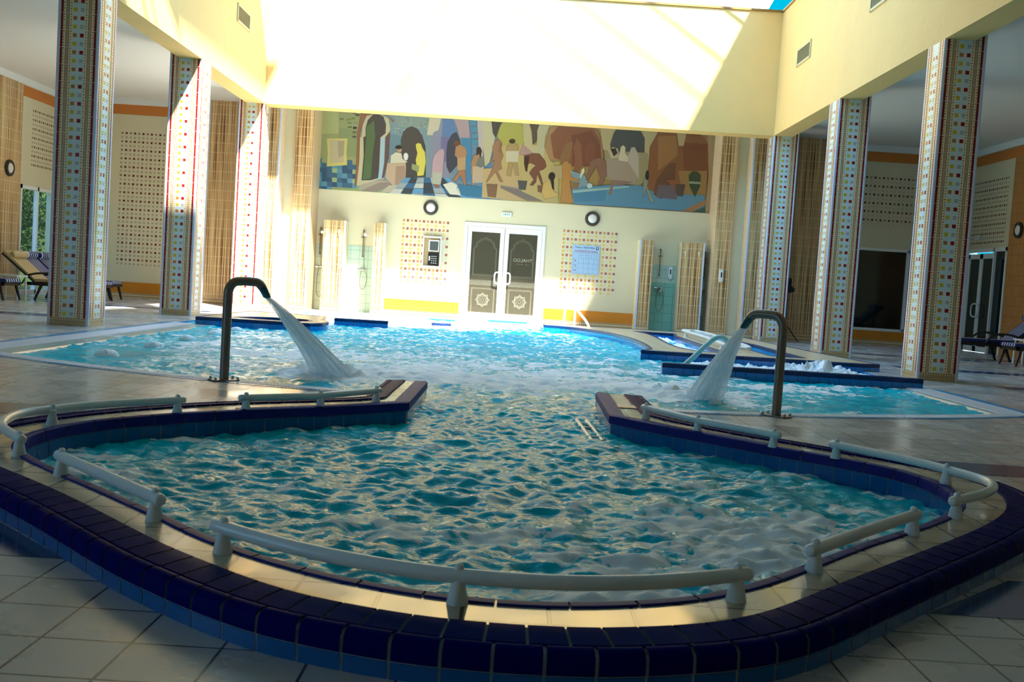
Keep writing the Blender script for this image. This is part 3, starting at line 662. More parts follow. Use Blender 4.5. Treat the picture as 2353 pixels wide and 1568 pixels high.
for k, (c, s) in enumerate(MURAL):
    pts = [tuple(int(v)/100 for v in p.split(',')) for p in s.split()]
    mb.col = mute(lin(c)); y = -.0125-.00008*k
    pts = [(min(max(x, xs0), xs1)-cx_, min(max(z, zs0), zs1)-zs0) for x, z in pts]
    n = len(mb.v); L = [Vector((x, z, 0)) for x, z in pts]
    try: tr = tessellate_polygon([L])
    except Exception: continue
    mb.add([(p.x, y, p.y) for p in L], [tuple(q) for q in tr])
    if len(pts) >= 8:
        mb.col = tuple(v*.42 for v in mb.col)
        for a, b in zip(pts, pts[1:]+pts[:1]):
            A, B = Vector((a[0], 0, a[1])), Vector((b[0], 0, b[1])); d = B-A
            if d.length < .01: continue
            w = Vector((-d.z, 0, d.x)).normalized()*.0035; y2 = y-.00004
            mb.add([(q.x, y2, q.z) for q in (A-w, B-w, B+w, A+w)], [(0, 1, 2, 3)])
mb.build('painting', MURALM, t)

# ---------------- wall mosaics ----------------
def mosaic(x0, z0, nc, nr, p, sz, y, label, cols, skip=None, ax='X', sgn=-1, fixed=None, crossed=False):
    """grid of small glazed squares; ax 'X': on a wall facing -Y at y; ax 'Y': on a wall at X=fixed, running in Y"""
    mb = MB()
    for r in range(nr):
        for c in range(nc):
            u = x0+c*p; z = z0-r*p
            if skip and skip(u, z): continue
            k = (r % 2)*2+(c % 2)
            def put(h, d, co, dx=0, dz=0, hx=None):
                hx = hx or h; mb.col = lin(co)
                if ax == 'X': mb.box(u+dx-hx, y-d, z+dz-h, u+dx+hx, y, z+dz+h)
                else: mb.box(min(fixed, fixed+sgn*d), u+dx-hx, z+dz-h, max(fixed, fixed+sgn*d), u+dx+hx, z+dz+h)
            put(sz*.5+.004, .003, '#f4efe0'); put(sz*.5, .006, cols[k])
            if crossed and k < 3: put(sz*.06, .0065, '#f0d0a0', hx=sz*.3); put(sz*.3, .0065, '#f0d0a0', hx=sz*.06)
    return tag(mb.build('mosaic_panel', MOS), label, 'mosaic')
CC = ['#c97f35', '#8a1f1c', '#e6c43a', '#d6cdae']
mosaic(-2.63, 2.15, 12, 16, .0915, .050, YB, 'colourful square mosaic left of the double door with the wall box set in it', CC, lambda u, z: -2.17 < u < -1.7 and 1.1 < z < 1.83, crossed=True)
mosaic(1.03, 2.14, 14, 16, .0915, .050, YB, 'colourful square mosaic right of the double door with the poster over it', CC, lambda u, z: 1.22 < u < 1.9 and 1.17 < z < 1.86, crossed=True)
CD = ['#a07850', '#5a2414', '#b8a988', '#b3a888']
CD2 = ['#a07850', '#5a2414', '#cfc3a0', '#cfc3a0']
mosaic(-9.12, 3.72, 22, 32, .0955, .046, YB, 'tall brown square mosaic on the back wall between the left columns', CD)
mosaic(6.95, 3.78, 26, 12, .0955, .046, YB, 'brown square mosaic above the dark window behind the right columns', CD2)
mosaic(22.2, 3.9, 13, 13, .0955, .046, 0, 'square mosaic above the glass door at the far left', CD, ax='Y', fixed=WL, sgn=1)
mosaic(21.9, 3.75, 18, 15, .0955, .046, 0, 'square mosaic above the glass doors at the far right', CD, ax='Y', fixed=WR, sgn=-1)

# ---------------- columns ----------------
def column_face(mb, w, H, tr):
    """one face of width w in local u (0..w) and z; tr maps (u, d, z) to a 3d point, d outward"""
    def q(u0, z0, u1, z1, d, c):
        mb.col = c; mb.add([tr(u0, d, z0), tr(u1, d, z0), tr(u1, d, z1), tr(u0, d, z1)], [(0, 1, 2, 3)])
    cw = .036; rl = .030
    pale, cream, stick, dk, red = lin('#d8e8e6'), lin('#f7e3b4'), lin('#7a3c24'), lin('#24140e'), lin('#8a1414')
    a = cw+rl; P = .21; cwid = w-2*a; side = cwid*.29
    q(cw, .1, a, H, .001, red); q(w-a, .1, w-cw, H, .001, red)
    q(a, .1, a+side, H, .001, cream); q(w-a-side, .1, w-a, H, .001, cream); q(a+side, .1, w-a-side, H, .001, pale)
    for s in (a, w-a-side):
        for k, (f, wd, c) in enumerate([(.36, .008, stick), (.50, .008, lin('#9a5a34')), (.64, .008, stick)]):
            q(s+side*f-wd/2, .1, s+side*f+wd/2, H, .002, c)
        n = int((H-.1)/.035)
        for i in range(n):
            z = .115+i*.035
            for f in (.10, .88):
                q(s+side*f-.006, z, s+side*f+.006, z+.013, .002, dk if i % 2 else lin('#a08050'))
    # squares
    n = int((H-.12)/(P/2))
    for i in range(n):
        z = .125+i*P/2
        for j in range(2):
            u = w/2+(-.044 if j == 0 else .044)
            c = (['#c77a30', '#a01818'] if i % 2 else ['#d9c02e', '#b9bdb4'])[j]
            q(u-.027, z-.005, u+.027, z+.049, .0015, lin('#f2ead0')); q(u-.0235, z-.0015, u+.0235, z+.0455, .0025, lin(c))
    z = .1+P
    while z < H:
        q(cw, z-.0015, w-cw, z+.0015, .003, lin('#efe9da')); z += P
    # base course
    q(cw, 0, w-cw, .1, .001, lin('#e3c894'))
    for zc in (.035, .05, .065): q(cw, zc-.0025, w-cw, zc+.0025, .002, lin('#7a4a30'))
    n = int((w-2*cw)/.032)
    for i in range(n):
        for zc in (.012, .088): q(cw+.01+i*.032, zc-.006, cw+.022+i*.032, zc+.006, .002, dk)
def make_column(label):
    t = empty('tiled_column', (0, 0, 0), label, 'column', 'mosaic tiled columns around the pool'); w = .52; H = 4.5
    m = MB(); m.col = lin('#e8dcc0'); m.box(0, 0, 0, w, w, H)
    column_face(m, w, H, lambda u, d, z: (u, -d, z)); column_face(m, w, H, lambda u, d, z: (w-u, w+d, z))
    column_face(m, w, 4.212, lambda u, d, z: (w+d, u, z)); column_face(m, w, 4.212, lambda u, d, z: (-d, w-u, z))
    m.build('shaft', MOS, t)
    for cx0, cy0 in ((0, 0), (w, 0), (w, w), (0, w)):
        e = MB(); e.mi = 0; r = .034
        sx = 1 if cx0 == 0 else -1; sy = 1 if cy0 == 0 else -1
        pts = [(cx0, cy0+sy*r), (cx0-sx*.005, cy0+sy*.02), (cx0-sx*.003, cy0+sy*.004), (cx0+sx*.004, cy0-sy*.003), (cx0+sx*.02, cy0-sy*.005), (cx0+sx*r, cy0)]
        if sx*sy < 0: pts = pts[::-1]
        pts = pts+[(cx0+sx*.03, cy0+sy*.03)]
        z = 0
        while z < 4.2:
            e.prism(pts, z+.001, min(4.212, z+.209)); z += .21
        e.build('corner_bead', TRIMW, t, True)
    return t
c0 = make_column('tiled column nearest on the left, its mosaic in full shade')
cols_ = [(XL-.52, 12.97, None), (XL-.52, 17.08, 'second tiled column on the left, its upper half in sunlight'), (XL-.52, YL, 'furthest tiled column on the left, at the corner of the back wall'),
         (XR, 12.88, 'tiled column nearest on the right, beside the striped loungers'), (XR, 17.01, 'second tiled column on the right, behind the bubbling spa'), (XR, YL, 'furthest tiled column on the right, behind the right water spout')]
for i, (x, y, lab) in enumerate(cols_):
    o = c0 if i == 0 else copy_tree(c0)
    if lab: o['label'] = lab
    eps = .002 if x < 0 else -.002
    o.location = (x-eps, y+.003, .001)
# ---------------- pool outlines ----------------
RC = (-.135, 15.80); RR = 8.0
def arc_pts(x0, x1, r, n=40):
    return [(x, RC[1]-math.sqrt(r*r-(x-RC[0])**2)) for x in [x0+(x1-x0)*i/n for i in range(n+1)]]
far_l = [(-.90, 6.68), (-.97, 6.58), (-1.18, 6.36), (-1.42, 6.17), (-1.66, 5.96), (-1.87, 5.72), (-2.07, 5.43), (-2.23, 5.12), (-2.35, 4.75), (-2.37, 4.40), (-2.26, 4.08), (-2.03, 3.78),
         (-1.73, 3.51), (-1.47, 3.26), (-1.24, 3.02), (-1.02, 2.79), (-.88, 2.665), (-.72, 2.53), (-.57, 2.425), (-.46, 2.37), (-.34, 2.325), (-.22, 2.29), (-.12, 2.272), (0, 2.262), (.1, 2.262), (.22, 2.27), (.31, 2.288),
         (.41, 2.315), (.51, 2.35), (.6, 2.393), (.68, 2.445), (.76, 2.51), (.85, 2.60), (1.02, 2.79), (1.24, 3.03), (1.45, 3.26), (1.68, 3.51), (1.93, 3.80), (2.14, 4.10), (2.29, 4.43), (2.34, 4.75), (2.27, 5.07), (2.11, 5.30),
         (1.99, 5.44), (1.84, 5.60), (1.64, 5.80), (1.42, 6.02), (1.2, 6.30), (1.07, 6.50), (.98, 6.70)]
P_OUT = [(-.90, 7.84)]+resample(smooth2([tuple(p[:2]) for p in cr_spline(far_l, 6)], 6), .04)+[(.98, 7.84)]
inn = [(-.63, 6.47), (-.84, 6.24), (-1.06, 6.01), (-1.36, 5.75), (-1.62, 5.50), (-1.82, 5.26), (-1.97, 5.02), (-2.06, 4.75), (-2.075, 4.50), (-2.02, 4.27), (-1.89, 4.05), (-1.68, 3.82), (-1.42, 3.57), (-1.2, 3.35), (-1.03, 3.18), (-.86, 3.0), (-.68, 2.845), (-.54, 2.75),
       (-.42, 2.68), (-.3, 2.63), (-.18, 2.59), (-.05, 2.565), (.08, 2.56), (.22, 2.58), (.38, 2.63), (.55, 2.715), (.75, 2.89), (.97, 3.14), (1.22, 3.43), (1.46, 3.68), (1.7, 3.95), (1.87, 4.21), (1.96, 4.48), (1.99, 4.72), (1.94, 4.98),
       (1.82, 5.18), (1.66, 5.35), (1.48, 5.52), (1.24, 5.78), (1.03, 6.0), (.82, 6.24), (.65, 6.46)]
P_IN = [(-.63, 7.84)]+resample(smooth2([tuple(p[:2]) for p in cr_spline(inn, 6)], 4), .04)+[(.67, 7.84)]
ZD = .095
HOLE = arc_pts(-4.95, -.92, RR+.21, 24)+[(-.86, 7.4)]+[p for p in offs(P_OUT, -.04)][3:-3]+[(.93, 7.4)]+arc_pts(1.0, 4.68, RR+.21, 24)+[(4.68, 13.7), (4.55, 21.25), (.6, 21.25), (-1.2, 21.25), (-1.25, 22.3), (-4.3, 22.3), (-4.3, 18.4), (-4.95, 17.9)]
floor = MB(); floor.poly([[(WL-.2, YN-.2), (WR+.2, YN-.2), (WR+.2, YB+.2), (WL-.2, YB+.2)], HOLE[::-1]], 0)
floor.mi = 1
for (x0, y0, x1, y1) in [(WL, 5.65, -2.42, 6.07), (2.36, 5.65, WR, 6.07), (-8.6, 9.6, -5.4, 10.2), (5.5, 10.4, 9.2, 10.9), (5.9, 12.2, WR, 12.6), (-9.0, 14.6, -5.95, 15.1), (5.7, 15.0, WR, 15.5), (-9.5, 18.8, -5.6, 19.2), (5.7, 18.5, 8.6, 18.9)]:
    floor.quad((x0, y0, .0015), (x1, y0, .0015), (x1, y1, .0015), (x0, y1, .0015))
for sx in (-1, 1):  # dark blue inlay beside the tub
    A = [(sx*1.28, 3.0), (sx*3.2, 3.0), (sx*3.2, 3.43), (sx*1.72, 3.43)]
    if sx < 0: A = A[::-1]
    floor.poly([A], .0015)
struct('floor', floor, [FLOOR, FLOORB])
# basin
b = MB(); H_ = [(x, y) for x, y in HOLE]; n = len(H_)
b.add([(x, y, -1.15) for x, y in H_]+[(x, y, -.001) for x, y in H_], [(i, (i+1) % n, n+(i+1) % n, n+i) for i in range(n)])
struct('floor_pool_walls', b, BLUET)
b = MB(); b.quad((-5.2, 2, -1.15), (5, 2, -1.15), (5, 22.5, -1.15), (-5.2, 22.5, -1.15)); struct('floor_pool_bottom', b, POOLT)
# overflow edge: stripe, grating, sloping ledge
def edging(path, name, label, wgr=.17, bw=.04, lw=.05):
    t = empty(name, (path[0][0], path[0][1], 0), label, 'pool edging')
    off = Vector((path[0][0], path[0][1]))
    P = [(x-off.x, y-off.y) for x, y in path]
    s = MB(); sweep(s, P, [(bw, .003), (0, .004), (0, -.03)]); s.build('blue_stripe', STRIPE, t)
    g = MB(); base = [(-.004, .001), (-wgr, -.004), (-wgr, -.03)]
    sweep(g, P, base); g.mi = 0
    sweep_tiles(g, P, [(-.006, .002), (-.008, .007), (-wgr+.002, .003), (-wgr, -.002)], .03, .012, sub=1); g.build('grating', GRATE, t)
    l = MB(); sweep(l, P, [(-wgr, -.03), (-wgr-.005, -.006), (-wgr-lw, -.012), (-wgr-lw-.02, -.03), (-wgr-lw-.02, -.3)]); l.build('ledge', LEDGE, t)
    return t
edging(resample([(-4.95, 15.1), (-4.95, 9.05)], .1), 'pool_edging', 'straight white grated pool edge with blue line along the left columns', .28, .11, .22)
edging(resample([(4.68, 9.05), (4.68, 11.46)], .1), 'pool_edging', 'short straight white grated pool edge with blue line before the nearest right column', .26, .11, .05)
edging(arc_pts(-4.93, -.93, RR+.21, 60), 'pool_edging', 'curved white grated pool edge left, behind the left spout post', .2)
edging(arc_pts(1.0, 4.66, RR+.21, 60), 'pool_edging', 'curved white grated pool edge right, behind the right spout post', .2)
edging(resample([(.55, 21.23), (-1.18, 21.23)], .1), 'pool_edging', 'white grated pool edge in front of the double door', .25)
# ---------------- raised tub rim ----------------
rim = empty('tub_rim', (0, 2.3, 0), 'raised round tub rim with beige tiled deck and navy edge tiles in the foreground', 'pool rim')
def loc_(P): return [(x, y-2.3) for x, y in P]
IN, OUT = loc_(P_IN), loc_(P_OUT)
d = MB(); d.poly([offs(OUT, -.10)+IN[::-1]], ZD); o = d.build('deck', DECK, rim)
for pth in ('in', 'out'): pass
g = MB(); sweep(g, OUT, [(-.112, ZD-.004), (-.096, ZD+.006), (-.004, ZD-.005), (.035, ZD-.008), (.041, ZD-.02), (.041, -.05)])
sweep(g, offs(IN, .006), [(-.004, -.5), (-.004, ZD-.02), (.01, ZD-.004), (.05, ZD-.002)])
g.build('grout', GROUT, rim)
e = MB()
fl = [(-.108, ZD-.002), (-.104, ZD+.009), (-.096, ZD+.011), (-.05, ZD+.007), (-.006, ZD+.001), (-.003, ZD-.004)]
sweep_tiles(e, OUT, fl, .098, .007)
ed = [(.000, ZD-.006), (.006, ZD+.002), (.020, ZD+.005), (.036, ZD-.001), (.045, ZD-.014), (.047, ZD-.050), (.043, ZD-.053)]
sweep_tiles(e, OUT, ed, .112, .008)
e.build('navy_edge', NAVY, rim, True)
e = MB(); sweep_tiles(e, OUT, [(.040, ZD-.055), (.043, ZD-.057), (.043, 0), (.040, -.01)], .112, .006); e.build('blue_skirt', BLUED, rim)
e = MB(); sweep_tiles(e, IN, [(.04, ZD), (.036, ZD+.006), (.010, ZD+.008), (-.003, ZD+.003), (-.006, ZD-.010), (-.006, ZD-.044), (-.001, ZD-.047)], .18, .007); e.build('nosing', PURP, rim, True)
e = MB(); sweep_tiles(e, IN, [(-.001, ZD-.05), (0, ZD-.052), (0, -.3)], .104, .005); e.build('inner_tiles', BLUED, rim)
e = MB()
for S in (IN[:31][::-1], IN[-31:][::-1]):
    S = S[::-1]; sweep_tiles(e, S, [(.095, ZD+.001), (.09, ZD+.007), (.010, ZD+.011), (-.005, ZD+.004), (-.008, ZD-.010), (-.008, ZD-.044)], .17, .006)
e.build('end_nosing', PURP, rim, True)
m = MB(); m.prism([(x, y-2.3) for x, y in [(-.94, 7.84), (-.94, 7.86), (-.63, 7.86), (-.63, 7.84)]], -.4, ZD); m.prism([(x, y-2.3) for x, y in [(.67, 7.84), (.67, 7.86), (1.02, 7.86), (1.02, 7.84)]], -.4, ZD)
m.build('end_cap', NAVY, rim)
# navy end tiles of the curb, lifted at the arm tips
# ---------------- raised decks and spa walls ----------------
def raised(name, label, outline, holes, z=.1, walls=-.4, deckm=None, nos=.13, lowhole=-.5):
    """outline clockwise or ccw polygon; navy nosing tiles and blue wall tiles round it and its holes"""
    def ccw(P): return P if sum(P[i-1][0]*P[i][1]-P[i][0]*P[i-1][1] for i in range(len(P))) > 0 else P[::-1]
    ox, oy = outline[0]; t = empty(name, (ox, oy, 0), label, 'raised deck')
    O = ccw([(x-ox, y-oy) for x, y in outline]); Hs = [ccw([(x-ox, y-oy) for x, y in h])[::-1] for h in holes]
    d = MB(); d.poly([O]+Hs, z); d.build('deck', deckm or DECKFAR, t)
    nz = MB(); w = MB(); g = MB()
    for L in [O]+Hs:
        # per straight piece so corners stay sharp
        LL = L+[L[0]]
        sweep(g, L, [(-.012, z-.003), (-.002, z-.006), (-.002, walls)], True)
        run = [LL[0]]; runs = []
        for i in range(1, len(LL)):
            run.append(LL[i])
            if i < len(LL)-1:
                a = Vector(LL[i])-Vector(LL[i-1]); c = Vector(LL[i+1])-Vector(LL[i])
                if a.angle(c) > .5: runs.append(run); run = [LL[i]]
        runs.append(run)
        for r in runs:
            ln = sum((Vector(r[i+1])-Vector(r[i])).length for i in range(len(r)-1))
            if ln < .05: continue
            sweep_tiles(nz, r, [(-.05, z+.001), (-.046, z+.005), (-.006, z+.006), (.003, z-.002), (.004, z-.04), (0, z-.043)], max(.05, ln/max(1, round(ln/.2))), .006)
            sweep_tiles(w, r, [(0, z-.046), (.001, z-.048), (.001, walls)], max(.04, ln/max(1, round(ln/.116))), .005)
    g.build('grout', GROUTD, t); nz.build('navy_nosing', NAVYW, t); w.build('wall_tiles', BLUET, t)
    return t
raised('pool_divider', 'low blue tiled spa wall nearest the right water spout', [(1.70, 11.5), (4.62, 11.5), (4.62, 11.62), (1.70, 11.62)], [])
deck_out = [tuple(p[:2]) for p in cr_spline([(.6, 20.15), (1.0, 20.05), (1.3, 19.7), (1.6, 19.0), (1.78, 18.2), (1.93, 16.9), (1.96, 15.4), (1.9, 14.2)], 6)]
ch1 = [tuple(p[:2]) for p in cr_spline([(2.35, 19.9), (2.5, 19.2), (2.52, 18.0), (2.46, 16.5), (2.44, 15.2), (2.6, 14.35)], 5)]+[(2.98, 14.3), (2.98, 18.9), (3.1, 19.9)]
raised('spa_deck', 'beige tiled deck with curved channel on the right, in front of the right showers',
       deck_out+[(1.73, 13.75), (4.72, 13.75), (4.98, 13.9), (4.78, 15.9), (4.62, 18.7), (4.5, 20.9), (.6, 20.9)],
       [ch1, [(3.62, 14.3), (4.05, 14.3), (4.08, 17.4), (3.9, 19.4), (3.62, 19.9)]])
m_ = MB(); m_.bbox(.62, 20.6, .0, 4.5, 21.6, .03); struct('floor_step_right', m_, DECKFAR)
spa_l = [tuple(p[:2]) for p in cr_spline([(-3.0, 15.2), (-2.85, 15.6), (-2.9, 16.2), (-3.05, 16.6)], 5)]
raised('spa_deck', 'beige tiled deck with teardrop basin on the left, behind the left water jet',
       [(-4.66, 15.12)]+spa_l+[(-3.12, 17.2), (-3.25, 17.9), (-4.66, 18.2)], [[tuple(p[:2]) for p in cr_spline([(-4.25, 15.7), (-3.9, 16.25), (-3.3, 16.3), (-3.15, 15.8), (-3.4, 15.45), (-3.9, 15.5)], 4, True)]])
raised('pool_divider', 'blue tiled low wall before the foaming water at the back left', [(-3.02, 17.40), (-2.12, 17.46), (-2.12, 17.60), (-3.02, 17.54)], [])
raised('pool_block', 'small blue tiled block in the water left of the double door', [(-1.5, 19.0), (-1.15, 19.1), (-1.15, 19.35), (-1.5, 19.3)], [], z=.05)
# ---------------- water ----------------
def water_material():
    m, nt, b = newmat('pool_water'); N = nt.nodes; L = nt.links
    tc = N.new('ShaderNodeTexCoord'); at = N.new('ShaderNodeAttribute'); at.attribute_name = 'foam'
    n1 = N.new('ShaderNodeTexNoise'); n1.inputs['Scale'].default_value = 8; n1.inputs['Detail'].default_value = 6; n1.inputs['Roughness'].default_value = .6; n1.inputs['Distortion'].default_value = .9
    mp = N.new('ShaderNodeMapping'); mp.inputs['Scale'].default_value = (.8, 1, 1); L.new(tc.outputs['Object'], mp.inputs[0]); L.new(mp.outputs[0], n1.inputs['Vector'])
    n2 = N.new('ShaderNodeTexNoise'); n2.inputs['Scale'].default_value = 1.3; n2.inputs['Detail'].default_value = 3; L.new(tc.outputs['Object'], n2.inputs['Vector'])
    ad = N.new('ShaderNodeMath'); ad.operation = 'ADD'; L.new(at.outputs['Fac'], ad.inputs[0]); L.new(n1.outputs['Fac'], ad.inputs[1])
    mr = N.new('ShaderNodeMapRange'); mr.inputs[1].default_value = .86; mr.inputs[2].default_value = .96; mr.interpolation_type = 'SMOOTHSTEP'; L.new(ad.outputs[0], mr.inputs[0])
    body = N.new('ShaderNodeMix'); body.data_type = 'RGBA'; body.inputs[6].default_value = (.0, .36, .47, 1); body.inputs[7].default_value = (.0, .82, 1.0, 1); L.new(n2.outputs['Fac'], body.inputs[0])
    mx = N.new('ShaderNodeMix'); mx.data_type = 'RGBA'; L.new(mr.outputs[0], mx.inputs[0]); L.new(body.outputs[2], mx.inputs[6]); mx.inputs[7].default_value = (.90, .98, 1.0, 1)
    L.new(mx.outputs[2], b.inputs['Base Color']); b.inputs['IOR'].default_value = 1.33; b.inputs['Specular IOR Level'].default_value = .11
    rg = N.new('ShaderNodeMapRange'); rg.inputs[3].default_value = .03; rg.inputs[4].default_value = .55; L.new(mr.outputs[0], rg.inputs[0]); L.new(rg.outputs[0], b.inputs['Roughness'])
    n3 = N.new('ShaderNodeTexNoise'); n3.inputs['Scale'].default_value = 26; n3.inputs['Detail'].default_value = 4; n3.inputs['Distortion'].default_value = .8; L.new(mp.outputs[0], n3.inputs['Vector'])
    bp = N.new('ShaderNodeBump'); bp.inputs['Strength'].default_value = .4; bp.inputs['Distance'].default_value = .012; L.new(n3.outputs['Fac'], bp.inputs['Height']); L.new(bp.outputs[0], b.inputs['Normal'])
    tr = N.new('ShaderNodeBsdfTransparent'); tr.inputs[0].default_value = (.35, .85, .95, 1)
    fc = N.new('ShaderNodeMath'); fc.operation = 'MULTIPLY_ADD'; fc.inputs[1].default_value = -.06; fc.inputs[2].default_value = .06; L.new(mr.outputs[0], fc.inputs[0])
    ms = N.new('ShaderNodeMixShader'); L.new(fc.outputs[0], ms.inputs[0]); L.new(b.outputs[0], ms.inputs[1]); L.new(tr.outputs[0], ms.inputs[2]); L.new(ms.outputs[0], N['Material Output'].inputs[0])
    return m
WATER = water_material()
def gauss(x, y, cx, cy, sx, sy): return math.exp(-((x-cx)/sx)**2-((y-cy)/sy)**2)
def foam(x, y):
    f = .26 if y < 7.4 else (.28 if y < 12 else .25)
    f += -.02+.2*noise.noise(Vector((x*1.6, y*2.6, 11)))+.16*noise.noise(Vector((x*2.7, y*3.5, 12)))
    f += .17*gauss(x, y, 1.1, 3.8, .85, .8)+.30*gauss(x, y, -1.75, 4.35, .3, .35)+.08*gauss(x, y, .6, 3.0, .6, .5)+.08*gauss(x, y, -.2, 3.6, .9, .6)
    f += .40*gauss(x, y, -1.6, 9.2, .55, .5)+.22*gauss(x, y, -.7, 9.4, 1.1, .8)+.40*gauss(x, y, 1.55, 9.3, .5, .5)+.12*gauss(x, y, .5, 9.8, 1.6, 1.0)+.12*gauss(x, y, 0, 11.0, 3.2, 1.6)
    f += .3*gauss(x, y, -3.4, 9.9, .5, .9)*0+.10*gauss(x, y, -2.6, 11, 1.4, 1.4)+.14*gauss(x, y, 2.9, 10.3, 1.0, .5)
    f += .75*gauss(x, y, -2.6, 19.5, 1.5, 1.3)+.5*gauss(x, y, -3.3, 21.2, 1.2, .9)+.3*gauss(x, y, -.6, 20.6, 1.2, .6)
    f += .65*gauss(x, y, 2.7, 12.7, .5, .5)+.75*gauss(x, y, 3.9, 12.6, .75, .6)+.4*gauss(x, y, 2.6, 18.8, .35, .8)+.35*gauss(x, y, 2.75, 16.6, .3, 1.0)
    f -= .16*gauss(x, y, -3.9, 9.9, .9, .8)+.16*gauss(x, y, 3.6, 9.6, .9, .8)
    return f
def height(x, y):
    v = Vector((x, y, 0)); far = 1 if y > 7.4 else 0
    chop = noise.noise(Vector((x*3.0, y*3.6, 1)))*.016+noise.noise(Vector((x*6.5+3, y*8, 5)))*.024+noise.noise(Vector((x*14, y*17, 9)))*.015+noise.noise(Vector((x*29, y*33, 2)))*.005
    calm = 1-.75*(gauss(x, y, -3.9, 9.9, .9, .9)+gauss(x, y, 3.7, 9.6, .9, .8))
    z = chop*(1.1 if far else 1.0)*calm
    b = .9*gauss(x, y, 1.1, 3.75, .6, .6)+.6*gauss(x, y, -1.75, 4.35, .25, .3)+.6*gauss(x, y, 1.35, 5.1, .25, .25)+.5*gauss(x, y, .75, 3.05, .3, .3)
    z += b*(.018+.035*abs(noise.noise(Vector((x*8, y*8, 3))))+.02*abs(noise.noise(Vector((x*21, y*21, 7)))))
    b = gauss(x, y, -1.6, 9.15, .45, .4)+gauss(x, y, 1.6, 9.25, .45, .4)+.35*gauss(x, y, -.8, 9.3, .8, .5)+.3*gauss(x, y, .8, 9.6, .8, .5)
    z += b*(.03+.09*abs(noise.noise(Vector((x*7, y*7, 3))))+.04*abs(noise.noise(Vector((x*19, y*19, 7)))))
    b = gauss(x, y, 2.6, 12.75, .4, .4)+1.5*gauss(x, y, 3.8, 12.75, .6, .5)
    z += b*(.02+.10*abs(noise.noise(Vector((x*4.5, y*4.5, 4))))+.09*abs(noise.noise(Vector((x*11, y*11, 8))))+.10*abs(noise.noise(Vector((x*19, y*17, 3)))))
    b = gauss(x, y, 2.7, 18.6, .25, .6)+.7*gauss(x, y, 2.75, 16.6, .2, .8)
    z += b*(.04+.14*abs(noise.noise(Vector((x*6, y*6, 4)))))
    b = gauss(x, y, -2.6, 20.6, .9, .8)+.35*gauss(x, y, -1.6, 19.6, 1.0, 1.0)+.5*gauss(x, y, -3.8, 21.3, .6, .6)
    z += b*(.03+.15*abs(noise.noise(Vector((x*4, y*4, 4))))+.12*abs(noise.noise(Vector((x*13, y*13, 8)))))
    return z
def water_grid(name, x0, x1, y0, y1, sx, sy, label, keep=None):
    nx, ny = int((x1-x0)/sx)+1, int((y1-y0)/sy)+1; vs = []; fo = []
    for j in range(ny):
        y = y0+(y1-y0)*j/(ny-1)
        for i in range(nx):
            x = x0+(x1-x0)*i/(nx-1); h_ = height(x, y); vs.append((x, y, -.025+h_)); fo.append(foam(x, y)+max(-.08, min(.12, h_*4)))
    fs = []
    for j in range(ny-1):
        for i in range(nx-1):
            a = j*nx+i
            if keep and not keep(vs[a][0], vs[a][1]): continue
            fs.append((a, a+1, a+nx+1, a+nx))
    me = bpy.data.meshes.new(name); me.from_pydata(vs, [], fs); me.materials.append(WATER)
    at = me.attributes.new('foam', 'FLOAT', 'POINT'); at.data.foreach_set('value', fo); me.polygons.foreach_set('use_smooth', [True]*len(fs)); me.update()
    o = bpy.data.objects.new(name, me); COL.objects.link(o); tag(o, label, 'water', None, 'stuff'); return o
_Q = [tuple(q) for q in offs(P_OUT, -.09)][::3]
def in_rim(x, y):
    c = False; j = len(_Q)-1
    for i in range(len(_Q)):
        (x0, y0), (x1, y1) = _Q[i], _Q[j]
        if (y0 > y) != (y1 > y) and x < (x1-x0)*(y-y0)/(y1-y0)+x0: c = not c
        j = i
    return c
water_grid('pool_water', -2.28, 2.22, 2.42, 7.40, .016, .016, 'choppy turquoise water foaming inside the round tub in the foreground', in_rim)
def mainkeep(x, y):
    if y < 9.2 and (x-RC[0])**2+(y-RC[1])**2 > (RR+.1)**2 and abs(x) > 1.0: return False
    if y < 7.6 and abs(x) > 1.0: return False
    if y > 21.24 and x > -1.24: return False
    if y > 18.2 and x < -4.28: return False
    return x > -4.94 and x < 4.66
water_grid('pool_water', -4.95, 4.68, 7.40, 22.28, .035, .04, 'bright turquoise water of the large pool beyond the tub', mainkeep)
# ---------------- double door ----------------
def text_mesh(txt, size, extrude=.001, spacing=1.0):
    cu = bpy.data.curves.new('t', 'FONT'); cu.body = txt; cu.size = size; cu.extrude = extrude; cu.align_x = 'CENTER'; cu.align_y = 'CENTER'; cu.space_character = spacing
    o = bpy.data.objects.new('t', cu); COL.objects.link(o); dg = bpy.context.evaluated_depsgraph_get(); dg.update()
    me = bpy.data.meshes.new_from_object(o.evaluated_get(dg)); vs = [v.co.copy() for v in me.vertices]; fs = [tuple(p.vertices) for p in me.polygons]
    bpy.data.objects.remove(o); bpy.data.curves.remove(cu); bpy.data.meshes.remove(me); return vs, fs
def put_text(mb, txt, size, x, y, z, mirror=False, spacing=1.0, shear=0, sx=1.0):
    vs, fs = text_mesh(txt, size, .0008, spacing); s = -1 if mirror else 1
    out = [(x+s*(v.x*sx+v.y*shear), y-v.z, z+v.y) for v in vs]
    if mirror: fs = [f[::-1] for f in fs]
    mb.add(out, fs)
def line(mb, pts, y, w=.006, closed=False):
    P = [Vector((p[0], 0, p[1])) for p in pts]
    if closed: P.append(P[0])
    for a, b in zip(P, P[1:]):
        d = (b-a); 
        if d.length < 1e-5: continue
        n = Vector((-d.z, 0, d.x)).normalized()*w/2; e = d.normalized()*w/2
        q = [a-e-n, b+e-n, b+e+n, a-e+n]; mb.add([(p.x, y, p.z) for p in q], [(0, 1, 2, 3)])
DX0, DX1, DZ1 = -1.24, .61, 2.2
